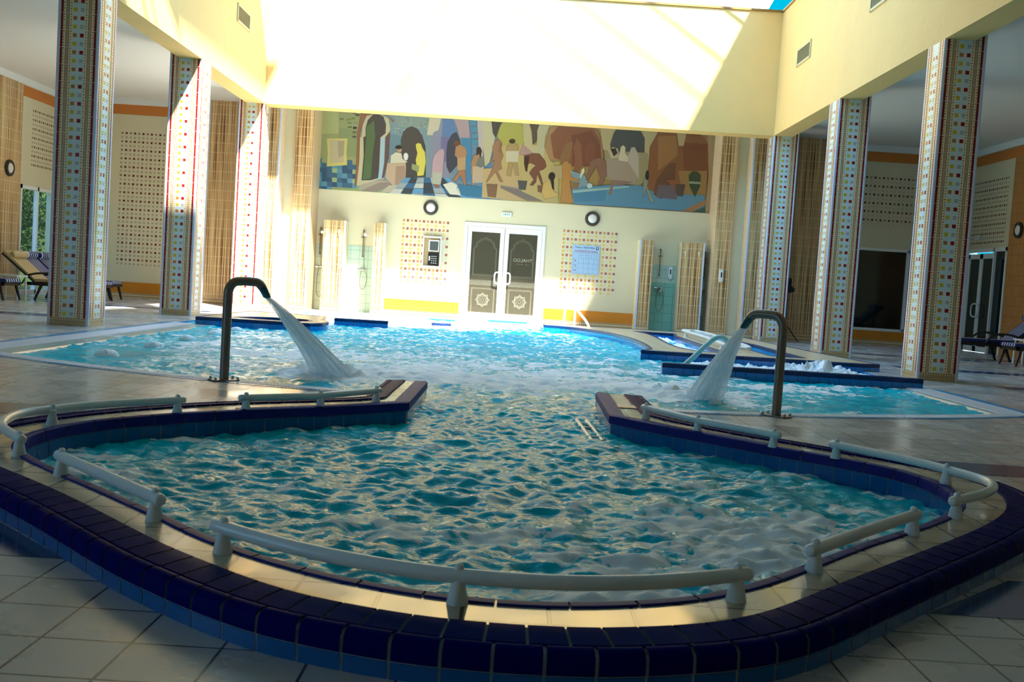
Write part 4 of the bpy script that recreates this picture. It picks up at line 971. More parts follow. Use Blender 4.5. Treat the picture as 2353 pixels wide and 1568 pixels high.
t = empty('double_glass_door', (-.315, YB, 0), 'white framed double glass door with etched stars in the middle of the back wall', 'door')
fr = MB(); c = -.315
fr.box(DX0-c, -.03, 0, DX0-c+.075, .1, DZ1); fr.box(DX1-c-.075, -.03, 0, DX1-c, .1, DZ1); fr.box(DX0-c+.075, -.03, DZ1-.08, DX1-c-.075, .1, DZ1)
fr.build('frame', WHITEF, t)
def etch(mb, x0, x1, y, mirrored=False):
    cx = (x0+x1)/2; w = (x1-x0)/2-.06
    top = [(-w, 1.0), (-w, 1.62), (-w+.06, 1.68), (-w+.06, 1.74), (-w+.16, 1.84), (-w+.22, 1.84), (-w+.25, 1.88), (w-.25, 1.88), (w-.22, 1.84), (w-.16, 1.84), (w-.06, 1.74), (w-.06, 1.68), (w, 1.62), (w, 1.0)]
    for k, s in ((0, 1), (1, .93)):
        line(mb, [(cx+x*s, 1.42+(z-1.42)*s) for x, z in top], y, .003, True)
        line(mb, [(cx-w*s, .43-.29*s), (cx+w*s, .43-.29*s), (cx+w*s, .43+.29*s), (cx-w*s, .43+.29*s)], y, .003, True)
    for k in range(4): line(mb, [(x0+.005, .79+.035*k), (x1-.005, .79+.035*k)], y, .0025)
    n = 9
    for k in range(n):
        a = x0+(x1-x0)*k/n; b = x0+(x1-x0)*(k+1)/n
        line(mb, [(a, .79), (b, .895)], y, .003); line(mb, [(a, .895), (b, .79)], y, .003); line(mb, [((a+b)/2, .79), (b, .84), ((a+b)/2, .895), (a, .84)], y, .003, True)
    for R, r0 in ((.165, 0), (.145, 0)):
        for rot in (0, 45):
            line(mb, [(cx+R*math.cos(math.radians(a+rot)), .45+R*math.sin(math.radians(a+rot))) for a in (45, 135, 225, 315)], y, .004, True)
    line(mb, [(cx+(.09 if i % 2 else .065)*math.cos(PI*i/8), .45+(.09 if i % 2 else .065)*math.sin(PI*i/8)) for i in range(16)], y, .004, True)
    line(mb, [(cx+.035*math.cos(PI*i/6), .45+.035*math.sin(PI*i/6)) for i in range(12)], y, .005, True)
for k, (x0, x1) in enumerate([(DX0-c+.08, -.005), (.005, DX1-c-.08)]):
    lf = MB(); b_ = .095; z0, z1 = .02, DZ1-.085
    lf.box(x0, 0, z0, x0+b_, .05, z1); lf.box(x1-b_, 0, z0, x1, .05, z1); lf.box(x0+b_, 0, z0, x1-b_, .05, z0+.14); lf.box(x0+b_, 0, z1-.12, x1-b_, .05, z1)
    leaf = lf.build('door_leaf', WHITEF, t)
    g = MB(); g.box(x0+b_, .02, z0+.14, x1-b_, .028, z1-.12); g.build('pane', DGLASS, leaf)
    e = MB(); etch(e, x0+b_, x1-b_, .018)
    if k == 1: put_text(e, 'Thalgo'.upper(), .105, (x0+x1)/2+.02, .017, 1.40, True, 1.05); put_text(e, 'L A   M E R', .035, (x0+x1)/2+.02, .017, 1.31, True, 1.6)
    e.build('etching', ETCH, leaf)
    h = MB(); hx = (x1-.045) if k == 0 else (x0+.045); s = -1 if k == 0 else 1
    h.tube(cr_spline([(hx, 0, .84), (hx+s*.02, -.05, .84), (hx+s*.10, -.06, .85), (hx+s*.125, -.06, .90), (hx+s*.125, -.06, 1.04), (hx+s*.10, -.06, 1.09), (hx+s*.02, -.05, 1.10), (hx, 0, 1.10)], 5), .017, 8)
    h.build('handle', WHITEF, leaf, True)
# dim hall behind the door
m_ = MB(); m_.box(-3.2, YB+3.6, 0, 2.6, YB+3.7, 3); m_.box(-3.3, YB+.2, 0, -3.2, YB+3.7, 3); m_.box(2.6, YB+.2, 0, 2.7, YB+3.7, 3); m_.box(-3.3, YB+.2, 3, 2.7, YB+3.7, 3.1); m_.box(-3.3, YB+.2, -.1, 2.7, YB+3.7, 0)
struct('wall_hall', m_, mat('hall_paint', '#8d7d5c', .7))
m_ = MB(); m_.box(DX0-.03, YB-.25, .0, DX1+.03, YB, .03); struct('floor_doorstep', m_, mat('white_step', '#e8e4d8', .4))
m = MB(); m.box(-.55, 22.62, .002, .30, 22.95, .03)
tag(m.build('bath_mat', mat('blue_mat', '#1d9ae0', .6)), 'bright blue mat on the floor before the double door', 'mat')
# ---------------- side windows and doors ----------------
t = empty('window_1', (7.9, YB, .33), 'dark shop window', None); t['kind'] = 'structure'
f = MB()
for x in (6.9, 8.86, 9.55-.06): f.box(x-7.9, -.03, 0, x-7.9+.06, .06, 1.84)
for z in (-.02, 1.80): f.box(6.9-7.9, -.03, z, 9.55-7.9, .06, z+.06)
f.build('window_frame', WHITEF, t); g = MB(); g.box(-1.0, .03, 0, 1.65, .04, 1.84); g.build('pane', DKGLASS, t)
t = empty('window_2', (WL, 22.56, 0), None, None); t['kind'] = 'structure'
f = MB()
for y in (-.84, -.08, .78): f.box(-.06, y, 0, .03, y+.06, 2.3)
for z in (0.0, 2.22): f.box(-.06, -.84, z, .03, .84, z+.08)
f.box(-.03, -.78, .08, .0, -.74, 2.22)
f.build('window_frame', WHITEF, t); g = MB(); g.box(-.04, -.8, .05, -.035, .8, 2.25); g.build('pane', WGLASS, t)
h = MB(); h.tube([(.03, -.05, 1.02), (.07, -.05, 1.02), (.07, .03, 1.02)], .012, 6); h.build('handle', CHROME, t)
t = empty('double_glass_door', (WR, 22.6, 0), 'white framed dark glass double door at the far right behind the loungers', 'door')
f = MB()
for y in (-.94, -.40, .89): f.box(-.03, y, 0, .06, y+.05, 2.28)
f.box(-.03, -.94, 2.2, .06, .95, 2.28); f.build('frame', WHITEF, t)
g = MB(); g.box(.02, -.9, 0, .03, -.4, 2.2); g.build('side_pane', DKGLASS, t)
for k, (y0, y1) in enumerate([(-.35, .26), (.27, .89)]):
    lf = MB(); lf.box(0, y0, .01, .05, y0+.07, 2.17); lf.box(0, y1-.07, .01, .05, y1, 2.17); lf.box(0, y0, .01, .05, y1, .13); lf.box(0, y0, 2.06, .05, y1, 2.17); leaf = lf.build('door_leaf', WHITEF, t)
    g = MB(); g.box(.02, y0+.07, .13, .03, y1-.07, 2.06); g.build('pane', DKGLASS, leaf)
    h = MB(); s = -1 if k == 0 else 1; hy = (y1-.03) if k == 0 else y0+.03
    h.tube(cr_spline([(0, hy, .78), (-.06, hy+s*.04, .78), (-.06, hy+s*.12, .82), (-.06, hy+s*.14, .92), (-.06, hy+s*.12, 1.02), (-.06, hy+s*.04, 1.06), (0, hy, 1.06)], 4), .016, 8); h.build('handle', WHITEF, leaf, True)
# garden seen through the left window
LEAF = mat('leaf_green', '#4c6a2c', .5, noise_amt=.5, nscale=3)
m_ = MB(); m_.quad((-18, 15, -.05), (WL-.2, 15, -.05), (WL-.2, 32, -.05), (-18, 32, -.05)); struct('floor_garden', m_, mat('garden_soil', '#6b6a3c', .9))
m_ = MB(); m_.box(-17, 18, 0, -16.8, 34, 6); m_.box(-17, 30, 0, -10, 30.2, 6); struct('wall_garden_hedge', m_, mat('hedge_green', '#3a5220', .8, noise_amt=.6, nscale=3))
def bush(x, y, h, rad, n, seed, label):
    r = random.Random(seed); t = empty('garden_shrub', (x, y, -.05), label, 'shrub'); m = MB()
    for i in range(n):
        a, b2 = r.uniform(0, 2*PI), r.uniform(-1, 1); rr = rad*(r.random()**.4); q = math.sqrt(1-b2*b2)
        p = Vector((rr*q*math.cos(a), rr*q*math.sin(a), h*.55+rr*b2*h*.45/rad)); d = Vector((r.uniform(-1, 1), r.uniform(-1, 1), r.uniform(-.6, .8))).normalized(); s = d.cross(Vector((0, 0, 1))).normalized()*.035; l = .11
        m.add([p-s*.3, p+d*l*.5+s, p+d*l, p+d*l*.5-s], [(0, 1, 2, 3)])
    m.build('foliage', LEAF, t); tr = MB(); tr.tube([(0, 0, 0), (.03, .02, h*.5), (0, 0, h*.8)], [.05, .035, .01], 7); tr.build('stem', DARK, t)
bush(-12.0, 24.2, 3.4, 1.0, 5000, 1, 'tall green shrub outside the far left window, on its left')
bush(-12.8, 26.4, 3.8, 1.3, 5000, 2, 'tall green shrub outside the far left window, further back')
# ---------------- wall lights, exit signs, vents ----------------
OPAL = mat('opal_glass', '#e6e2da', .3)
def lamp(loc, rz, label):
    t = empty('bulkhead_light', loc, label, 'wall light', 'round bulkhead wall lights', rz)
    m = MB(); m.lathe([(.165, 0), (.17, .02), (.16, .055), (.13, .062), (.108, .05), (.106, .03)], (0, 0, 0), (0, -1, 0), 32); m.build('ring', mat('dark_ring', '#38332c', .45), t, True)
    g = MB(); g.lathe([(.108, .03), (.10, .05), (.07, .068), (.001, .075)], (0, 0, 0), (0, -1, 0), 28); g.build('diffuser', OPAL, t, True)
lamp((-2.035, YB, 2.47), 0, 'round wall light with dark ring over the left mosaic')
lamp((1.65, YB, 2.45), 0, 'round wall light with dark ring over the poster')
lamp((WL+.06, 21.09, 2.57), PI/2, 'round wall light with dark ring at the left edge, above the loungers')
lamp((WR-.06, 21.11, 2.60), -PI/2, 'round wall light with dark ring at the right edge, above the loungers')
EXG = mat('exit_green', '#2fa08a', .4)
def exitsign(loc, rz, label):
    t = empty('exit_sign', loc, label, 'exit sign', None, rz); m = MB(); m.bbox(-.115, -.05, -.045, .115, 0, .045, .012); m.build('housing', WHITEP, t)
    g = MB(); g.box(-.035, -.052, -.015, -.012, -.05, .018); g.box(.006, -.052, -.015, .028, -.05, .018); g.add([(-.08, -.052, 0), (-.055, -.052, .02), (-.055, -.052, -.02)], [(0, 1, 2)]); g.add([(.075, -.052, 0), (.05, -.052, -.02), (.05, -.052, .02)], [(0, 1, 2)])
    g.build('pictogram', EXG, t)
exitsign((-.30, YB, 2.42), 0, 'small white exit sign with green pictogram over the double door')
exitsign((WR, 23.1, 2.54), -PI/2, 'small exit sign over the dark glass doors at the far right')
GRILLE = mat('vent_grille', '#cdbf90', .5)
def vent(x, y0, y1, z0, z1, label):
    s = 1 if x < 0 else -1; t = empty('air_vent', (x, (y0+y1)/2, (z0+z1)/2), label, 'air vent', 'air vents in the upper walls'); w = (y1-y0)/2; h = (z1-z0)/2
    m = MB()
    for a in (-w, w): m.box(min(0, s*.02), a-.02, -h-.02, max(0, s*.02), a+.02, h+.02)
    for a in (-h, h): m.box(min(0, s*.02), -w, a-.02, max(0, s*.02), w, a+.02)
    m.build('frame', GRILLE, t); g = MB(); n = 14
    for i in range(n):
        y = -w+2*w*(i+.5)/n; g.box(min(0, s*.012), y-.012, -h, max(0, s*.012), y+.012, h)
    g.build('slats', mat('vent_slats', '#8f8458', .6), t); b = MB(); b.box(min(0, s*.002), -w, -h, max(0, s*.002), w, h); b.build('backing', mat('vent_dark', '#5a5236', .8), t)
vent(XL, 19.0, 19.83, 5.33, 5.62, 'air vent in the upper wall above the left columns')
vent(XR, 19.0, 19.87, 5.33, 5.62, 'air vent in the upper wall on the right, near the back corner')
vent(XR, 15.1, 15.8, 5.31, 5.62, 'air vent in the upper wall on the right, at the top edge, nearer')
# ---------------- wall box, poster ----------------
t = empty('wall_box', (-1.93, YB-.02, 1.12), 'open white wall box with black intercom panel inside the left mosaic', 'wall box')
m = MB(); m.box(-.235, -.08, 0, -.205, 0, .70); m.box(.165, -.08, 0, .195, 0, .70); m.box(-.205, -.08, 0, .165, 0, .03); m.box(-.205, -.08, .67, .165, 0, .70); m.build('frame', WHITEF, t)
m = MB(); m.box(-.205, -.008, .03, .165, -.002, .67); m.build('back', mat('beige_back', '#b59a6c', .6), t)
m = MB(); m.bbox(-.1, -.07, .36, .14, -.01, .62, .008); o = m.build('display', WHITEF, t); g = MB(); g.box(-.07, -.074, .38, .12, -.07, .59); g.build('screen', mat('grey_screen', '#55585a', .2), o)
m = MB(); m.bbox(-.1, -.06, .05, .14, -.01, .33, .008); o = m.build('control_panel', BLACK, t); g = MB()
for i in range(4):
    for j in range(3): g.box(-.02+j*.045, -.063, .09+i*.05, .005+j*.045, -.06, .105+i*.05)
g.box(-.08, -.066, .15, -.05, -.06, .25); g.build('buttons', WHITEF, o)
dr = MB(); dr.tube([(.185, -.08, .02), (.185, -.08, .68)], .008, 6); dr.box(.19, -.20, .02, .20, -.07, .05); dr.box(.19, -.20, .63, .20, -.07, .66); dr.box(.19, -.22, .02, .20, -.19, .66)
dr.add([(.195, -.07, .05), (.28, -.20, .05), (.28, -.20, .63), (.195, -.07, .63)], [(0, 1, 2, 3)]); dr.build('door', glass('box_door', '#cfd6cc', .5), t)
t = empty('poster', (1.557, YB-.01, 1.51), 'pale blue notice board with handwritten-style heading and table, right of the door', 'poster')
m = MB(); m.box(-.315, -.008, -.33, .315, 0, .33); m.build('sheet', mat('poster_blue', '#a9c9e6', .4), t)
def ptext(txt, size, x, z, matl, name, shear=0, sx=1):
    g = MB(); put_text(g, txt, size, x, -.0095, z, False, 1, shear, sx); g.build(name, matl, t)
INK = mat('ink_navy', '#1d2350', .5); INKR = mat('ink_red', '#b02a2e', .5); INKT = mat('ink_teal', '#1f9cb4', .5)
ptext('Thalasso  Mahdia Palace', .048, -.03, .275, INK, 'heading', .25, .98)
ptext('Contrôle de Piscine Centrale', .046, 0, .195, INKR, 'subheading', 0, .95)
g = MB(); g.box(-.27, -.0095, .165, .27, -.009, .169); g.build('underline', INKR, t)
g = MB()
for z in (.14, .02, -.09, -.2, -.315): g.box(-.29, -.0095, z, .295, -.009, z+.004)
for x in (-.29, -.165, -.05, .07, .18, .292): g.box(x, -.0095, -.315, x+.004, -.009, .14)
g.build('table_lines', mat('line_blue', '#6aa0cc', .5), t)
g = MB()
for i, x in enumerate((-.105, .012, .127, .24)):
    for s_, z in ((.03, .10), (.024, .06)): put_text(g, [['Temp', 'Temp', 'P H', 'Cl'], ['eau', 'air', 'eau', 'eau']][0 if s_ == .03 else 1][i], s_, x, -.0097, z)
g.build('column_heads', INKT, t)
g = MB()
for i, s_ in enumerate(('8h', '12h', '16h')): put_text(g, s_, .05, -.235, -.0097, -.03-i*.11)
g.build('row_heads', INKR, t)
g = MB(); g.box(.225, -.0097, .235, .28, -.009, .305); g.build('badge', INK, t); g = MB(); g.box(.24, -.0104, .262, .265, -.0097, .295); g.box(.24, -.0104, .242, .265, -.0097, .25); g.build('badge_mark', WHITEF, t)
# ---------------- showers ----------------
def shower(x, label, zr=1.85, hook_head=False, drop=.35, mz=.97):
    t = empty('shower_fixture', (x, YB-.012, 0), label, 'shower', 'wall showers beside the partitions')
    m = MB(); m.tube([(0, -.05, zr), (0, -.05, zr-.58)], .010, 8); m.lathe([(.02, 0), (.018, .05), (.012, .06)], (0, 0, zr), (0, -1, 0), 12); m.lathe([(.02, 0), (.018, .05), (.012, .06)], (0, 0, zr-.58), (0, -1, 0), 12); m.build('slide_rail', STEEL, t, True)
    m = MB(); m.bbox(-.05, -.075, zr-.16, .05, -.035, zr-.14, .006); m.build('slider', STEEL, t)
    m = MB(); m.tube([(-.09, -.05, mz), (.09, -.05, mz)], .024, 10); m.lathe([(.034, 0), (.034, .02), (.02, .03)], (-.07, 0, mz), (0, -1, 0), 12); m.lathe([(.034, 0), (.034, .02), (.02, .03)], (.07, 0, mz), (0, -1, 0), 12)
    m.tube([(0, -.07, mz), (.01, -.11, mz-.01), (.03, -.13, mz+.02)], [.02, .014, .008], 8); m.build('mixer_tap', CHROME, t, True)
    m = MB(); hz = (zr-.14, -.06) if not hook_head else (mz-.1, -.07)
    m.tube([(0.03, hz[1], hz[0]-.07), (.035, hz[1]-.03, hz[0]), (.05, hz[1]-.06, hz[0]+.05)], [.009, .012, .014], 8); m.lathe([(.012, 0), (.035, .02), (.036, .03), (.001, .032)], (.05, hz[1]-.05, hz[0]+.06), (0, -1, -.5), 14); m.build('hand_shower', CHROME, t, True)
    m = MB(); m.tube(cr_spline([(0, -.05, mz-.02), (-.03, -.06, mz-drop*.6), (-.02, -.07, mz-drop*1.4), (.06, -.07, mz-drop*1.6), (.12, -.07, mz-drop), (.11, -.06, mz-.1), (.05, -.07, mz+.05), (.035, hz[1]-.02, hz[0]-.07)], 8), .007, 6); m.build('hose', STEEL, t, True)
    return t
shower(-4.50, 'chrome wall shower left of the left partition, hose hanging low', drop=.42)
shower(-3.52, 'chrome wall shower between the two left partitions', drop=.28, hook_head=False)
shower(3.25, 'chrome wall shower on green tiles between the two right partitions', hook_head=True, drop=.33)
shower(4.27, 'chrome wall shower right of the right partition, hose hanging low', drop=.42)
def dispenser(x, y, z, label):
    t = empty('soap_dispenser', (x, y, z), label, 'soap dispenser', 'white soap dispensers on the right'); m = MB(); m.bbox(-.045, -.08, -.13, .045, 0, .13, .015); m.build('body', WHITEP, t)
    m = MB(); m.box(-.014, -.083, -.04, .014, -.08, .07); m.build('window', DARK, t); m = MB(); m.lathe([(.03, 0), (.028, .02), (.01, .035)], (0, -.045, -.13), (0, 0, -1), 12); m.build('push_button', WHITEP, t, True)
dispenser(3.50, YB-.012, 1.34, 'white soap dispenser on the tiles beside the right partition')
dispenser(4.49, 22.735, 1.33, 'white soap dispenser on the bamboo-patterned pilaster right of the mural')
# ---------------- steel spouts and their jets ----------------
def spout(x, y, ang, label):
    t = empty('water_spout', (x, y, .004), label, 'water spout', None, ang)   # arm points along local +x
    m = MB(); m.tube([(0, 0, 0)]+cr_spline([(0, 0, .3), (0, 0, .62), (.005, 0, .70), (.04, 0, .755), (.10, 0, .77), (.20, 0, .77), (.245, 0, .762), (.275, 0, .735)], 6), .035, 20); m.build('post', STEEL, t, True)
    m = MB(); P = [(.272, 0, .738), (.29, 0, .712), (.315, 0, .668), (.322, 0, .655)]; n = 20; vs = []
    for i, (px, _, pz) in enumerate(P):
        k = i/3; a, b2 = .0355*(1-k)+.018*k, .0355*(1-k)+.062*k; d = Vector((.5, 0, -.86)); u = Vector((.86, 0, .5))
        for j in range(n):
            th = 2*PI*j/n; vs.append(Vector((px, 0, pz))+u*a*math.cos(th)+Vector((0, 1, 0))*b2*math.sin(th))
    m.add(vs, [(i*n+j, i*n+(j+1) % n, (i+1)*n+(j+1) % n, (i+1)*n+j) for i in range(3) for j in range(n)]+[tuple(3*n+j for j in range(n))]); m.build('nozzle', TEAL, t, True)
    m = MB(); m.bbox(-.11, -.07, 0, .11, .07, .008, .015); m.build('base_plate', STEEL, t)
    for sx in (-1, 1):
        for sy in (-1, 1):
            b2 = MB(); b2.lathe([(.012, 0), (.012, .012), (.006, .02), (.001, .022)], (sx*.09, sy*.05, .008), (0, 0, 1), 8); b2.build('bolt', CHROME, t, True)
    return t
AL = math.radians(38); AR_ = math.radians(142)
spout(-2.20, 7.92, AL, 'brown steel water spout on the left, its jet falling to the right')
spout(2.055, 7.86, AR_, 'brown steel water spout on the right, its jet falling to the left')
def jet_material():
    m, nt, b = newmat('falling_water'); N = nt.nodes; L = nt.links; tc = N.new('ShaderNodeTexCoord')
    mp = N.new('ShaderNodeMapping'); mp.inputs['Scale'].default_value = (26, 2.2, 1); L.new(tc.outputs['UV'], mp.inputs[0])
    n1 = N.new('ShaderNodeTexNoise'); n1.inputs['Scale'].default_value = 1.6; n1.inputs['Detail'].default_value = 6; n1.inputs['Roughness'].default_value = .7; L.new(mp.outputs[0], n1.inputs['Vector'])
    mr = N.new('ShaderNodeMapRange'); mr.inputs[1].default_value = .34; mr.inputs[2].default_value = .6; mr.inputs[3].default_value = .35; mr.inputs[4].default_value = .92; L.new(n1.outputs['Fac'], mr.inputs[0])
    b.inputs['Base Color'].default_value = (.90, .97, 1.0, 1); b.inputs['Roughness'].default_value = .4; b.inputs['IOR'].default_value = 1.33
    bp = N.new('ShaderNodeBump'); bp.inputs['Strength'].default_value = .7; bp.inputs['Distance'].default_value = .02; L.new(n1.outputs['Fac'], bp.inputs['Height']); L.new(bp.outputs[0], b.inputs['Normal'])
    tl = N.new('ShaderNodeBsdfTranslucent'); tl.inputs[0].default_value = (.9, .97, 1, 1); m1 = N.new('ShaderNodeMixShader'); m1.inputs[0].default_value = .45; L.new(b.outputs[0], m1.inputs[1]); L.new(tl.outputs[0], m1.inputs[2])
    tr = N.new('ShaderNodeBsdfTransparent'); ms = N.new('ShaderNodeMixShader'); L.new(mr.outputs[0], ms.inputs[0]); L.new(tr.outputs[0], ms.inputs[1]); L.new(m1.outputs[0], ms.inputs[2]); L.new(ms.outputs[0], N['Material Output'].inputs[0])
    return m
JET = jet_material(); FOAMM = mat('foam_white', (.88, .96, 1.0), .5, bump=.6, bscale=45)
def jet(x, y, ang, tx, ty, w1, d1, label, seed):
    """sheet of falling water from the nozzle mouth to the point (tx, ty) on the pool"""
    r = random.Random(seed); s0 = Vector((x+.322*math.cos(ang), y+.322*math.sin(ang), .658)); e0 = Vector((tx, ty, -.03)); side = Vector((-math.sin(ang), math.cos(ang), 0)); fw = Vector((math.cos(ang), math.sin(ang), 0))
    t = empty('water_jet', s0, label, 'water jet')
    for layer, sc in ((0, 1.0), (1, .62)):
        n, K = 72, 36; vs = []; uv = []
        for i in range(K+1):
            k = i/K; p = s0.lerp(e0, k); p.z = .658+(-.03-.658)*(k**1.12); a = (.016+(d1-.016)*k**1.1)*sc; b2 = (.058+(w1-.058)*k**.95)*sc
            for j in range(n+1):
                th = 2*PI*j/n; q = 1+.16*noise.noise(Vector((math.cos(th)*5, math.sin(th)*5, k*1.6+seed)))*min(1, k*4)+.05*noise.noise(Vector((math.cos(th)*14, math.sin(th)*14, k*4+seed)))*min(1, k*4)
                v = p+fw*a*math.cos(th)*q+side*b2*math.sin(th)*q; vs.append(v-s0); uv.append((j/n, k))
        fs = [(i*(n+1)+j, i*(n+1)+j+1, (i+1)*(n+1)+j+1, (i+1)*(n+1)+j) for i in range(K) for j in range(n)]
        me = bpy.data.meshes.new('sheet'); me.from_pydata([tuple(v) for v in vs], [], fs); me.materials.append(JET); ul = me.uv_layers.new(name='UVMap')
        for p in me.polygons:
            for li, vi in zip(p.loop_indices, p.vertices): ul.data[li].uv = uv[vi]
        me.polygons.foreach_set('use_smooth', [True]*len(fs)); o = bpy.data.objects.new('outer_sheet' if layer == 0 else 'inner_sheet', me); COL.objects.link(o); o.parent = t
    m = MB()
    for i in range(260):
        k = r.random()**.6; p = s0.lerp(e0, k); p.z = .658-.688*(k**1.12); th = r.uniform(0, 2*PI); R = r.gauss(1.0, .13)
        p = p+fw*(.016+(d1-.016)*k)*math.cos(th)*R+side*(.058+(w1-.058)*k)*math.sin(th)*R-s0; s = r.uniform(.0015, .004)*(.4+k); l = s*r.uniform(1, 4)
        dv = (e0-s0).normalized()*l; m.add([p+dv, p+fw*s, p+side*s, p-fw*s, p-side*s, p-dv], [(0, 1, 2), (0, 2, 3), (0, 3, 4), (0, 4, 1), (5, 2, 1), (5, 3, 2), (5, 4, 3), (5, 1, 4)])
    o = m.build('droplets', FOAMM, t); o['kind'] = 'stuff'
    m = MB()   # splash ring of foam lumps where it lands
    for i in range(90):
        a = r.uniform(0, 2*PI); R = abs(r.gauss(0, 1)); p = e0+side*math.cos(a)*w1*R+fw*(math.sin(a)*d1*1.4*R+.08)-s0; h = r.uniform(.02, .075)*math.exp(-R*.6); q = r.uniform(.03, .07)
        m.lathe([(q, -.03), (q*.9, h*.35), (q*.55, h*.8), (.001, h)], p, (r.uniform(-.2, .2), r.uniform(-.2, .2), 1), 9)
    o = m.build('splash', FOAMM, t, True); o['kind'] = 'stuff'
jet(-2.20, 7.92, AL, -1.53, 9.0, .25, .16, 'white fan of water pouring from the left steel spout into the pool', 3)
jet(2.055, 7.86, AR_, 1.70, 9.0, .20, .16, 'white fan of water pouring from the right steel spout into the pool', 8)
# small underwater jets raising domes, left edge
for i, (x, y) in enumerate([(-3.77, 9.6), (-3.8, 10.95), (-3.85, 12.2), (-3.87, 13.4), (-3.86, 14.4)]):
    m = MB(); r = .11 if i == 0 else .10
    pr = [(r*math.cos(a*PI/12), (r*.62)*math.sin(a*PI/12)) for a in range(0, 6)]+[(.001, r*.62)]; m.lathe(pr, (0, 0, 0), (0, 0, 1), 20)
    o = m.build('water_dome', WATER, None, True, (x, y, -.03)); tag(o, ['white water dome nearest on the left, largest of the row', 'second nearest water dome of the row by the left edge', 'middle water dome of the row by the left edge', 'second furthest water dome of the row by the left edge', 'furthest water dome of the row, before the blue tiled deck'][i], 'water dome', 'water domes of the underwater jets')
    at = o.data.attributes.new('foam', 'FLOAT', 'POINT'); at.data.foreach_set('value', [.52]*len(o.data.vertices))
m = MB(); m.lathe([(.045*math.cos(a*PI/12), .045*math.sin(a*PI/12)) for a in range(0, 6)]+[(.001, .045)], (0, 0, 0), (0, 0, 1), 18); o = m.build('water_dome', WATER, None, True, (.42, 2.72, -.02))
at = o.data.attributes.new('foam', 'FLOAT', 'POINT'); at.data.foreach_set('value', [.62]*len(o.data.vertices)); tag(o, 'small white water dome under the long curved foreground rail', 'water dome')
# ---------------- white grab rails on the tub rim ----------------
def rail(path, posts, label, r=.0195, zr=.165, ext=.045):
    ox, oy = posts[0]; t = empty('grab_rail', (ox, oy, ZD), label, 'grab rail', 'white grab rails round the tub')
    P = cr_spline([(x-ox, y-oy, zr-ZD) for x, y in path], 10); a, b = P[0], P[-1]
    da = (P[0]-P[1]).normalized(); db = (P[-1]-P[-2]).normalized()
    pts = [a+da*(ext), a+da*(ext-.004)]+[a+da*(ext-.012)]+P+[b+db*(ext-.012), b+db*(ext-.004), b+db*ext]; rr = [r*.55, r*.85, r]+[r]*len(P)+[r, r*.85, r*.55]
    m = MB(); m.tube(pts, rr, 18); m.build('bar', WHITEP, t, True)
    for x, y in posts:
        m = MB(); m.lathe([(.027, 0), (.0275, .003), (.017, .055), (.0165, zr-ZD)], (x-ox, y-oy, 0), (0, 0, 1), 20); o = m.build('post', WHITEP, t, True)
        k = MB(); k.lathe([(.0125, r*.6), (.0125, r+.004), (.009, r+.010), (.001, r+.013)], (x-ox, y-oy, zr-ZD), (0, 0, 1), 12); k.build('knob', WHITEP, o, True)
rail([(-1.91, 4.02), (-2.12, 4.30), (-2.20, 4.62), (-2.12, 4.90), (-1.98, 5.14), (-1.745, 5.42)], [(-1.91, 4.02), (-2.13, 4.80), (-1.745, 5.42)], 'curved white grab rail at the far left of the tub rim')
rail([(-1.455, 5.70), (-1.27, 5.86), (-1.10, 6.02), (-.83, 6.45)], [(-1.455, 5.70), (-1.10, 6.02), (-.83, 6.45)], 'white grab rail on the left arm of the rim, ending at its raised tip')
rail([(-1.606, 3.71), (-1.33, 3.42), (-1.07, 3.15)], [(-1.606, 3.71), (-1.07, 3.15)], 'short straight white grab rail at the lower left of the tub')
rail([(-.77, 2.84), (-.55, 2.69), (-.32, 2.58), (-.095, 2.52), (.15, 2.515), (.4, 2.575), (.635, 2.69)], [(-.77, 2.84), (-.095, 2.52), (.635, 2.69)], 'longest curved white grab rail in the near foreground')
rail([(.94, 3.03), (1.2, 3.33), (1.46, 3.62)], [(.94, 3.03), (1.46, 3.62)], 'short straight white grab rail at the lower right of the tub')
rail([(1.757, 3.955), (1.98, 4.18), (2.10, 4.42), (2.05, 4.68), (1.93, 4.95), (1.71, 5.30)], [(1.757, 3.955), (2.03, 4.70), (1.71, 5.30)], 'curved white grab rail at the far right of the tub rim')
rail([(1.45, 5.56), (1.28, 5.76), (1.11, 5.97), (.87, 6.45)], [(1.45, 5.56), (1.11, 5.97), (.87, 6.45)], 'white grab rail on the right arm of the rim, ending at its raised tip')
m = MB(); m.box(.735, 6.95, ZD+.001, .90, 7.13, ZD+.005); tag(m.build('depth_tile', mat('pink_tile', '#c9a89a', .3)), 'small square reddish tile set on the right arm of the rim', 'tile')
m = MB(); m.tube([(.52, 6.2, -.03), (.47, 6.9, .0)], .014, 8); m.tube([(.585, 6.2, -.03), (.535, 6.9, .0)], .014, 8); m.tube([(.50, 6.3, -.02), (.58, 6.3, -.02)], .01, 6); m.tube([(.485, 6.62, -.01), (.56, 6.62, -.01)], .01, 6)
tag(m.build('ladder_rail', WHITEP, None, True), 'white double rail lying at water level beside the right arm of the rim', 'ladder')
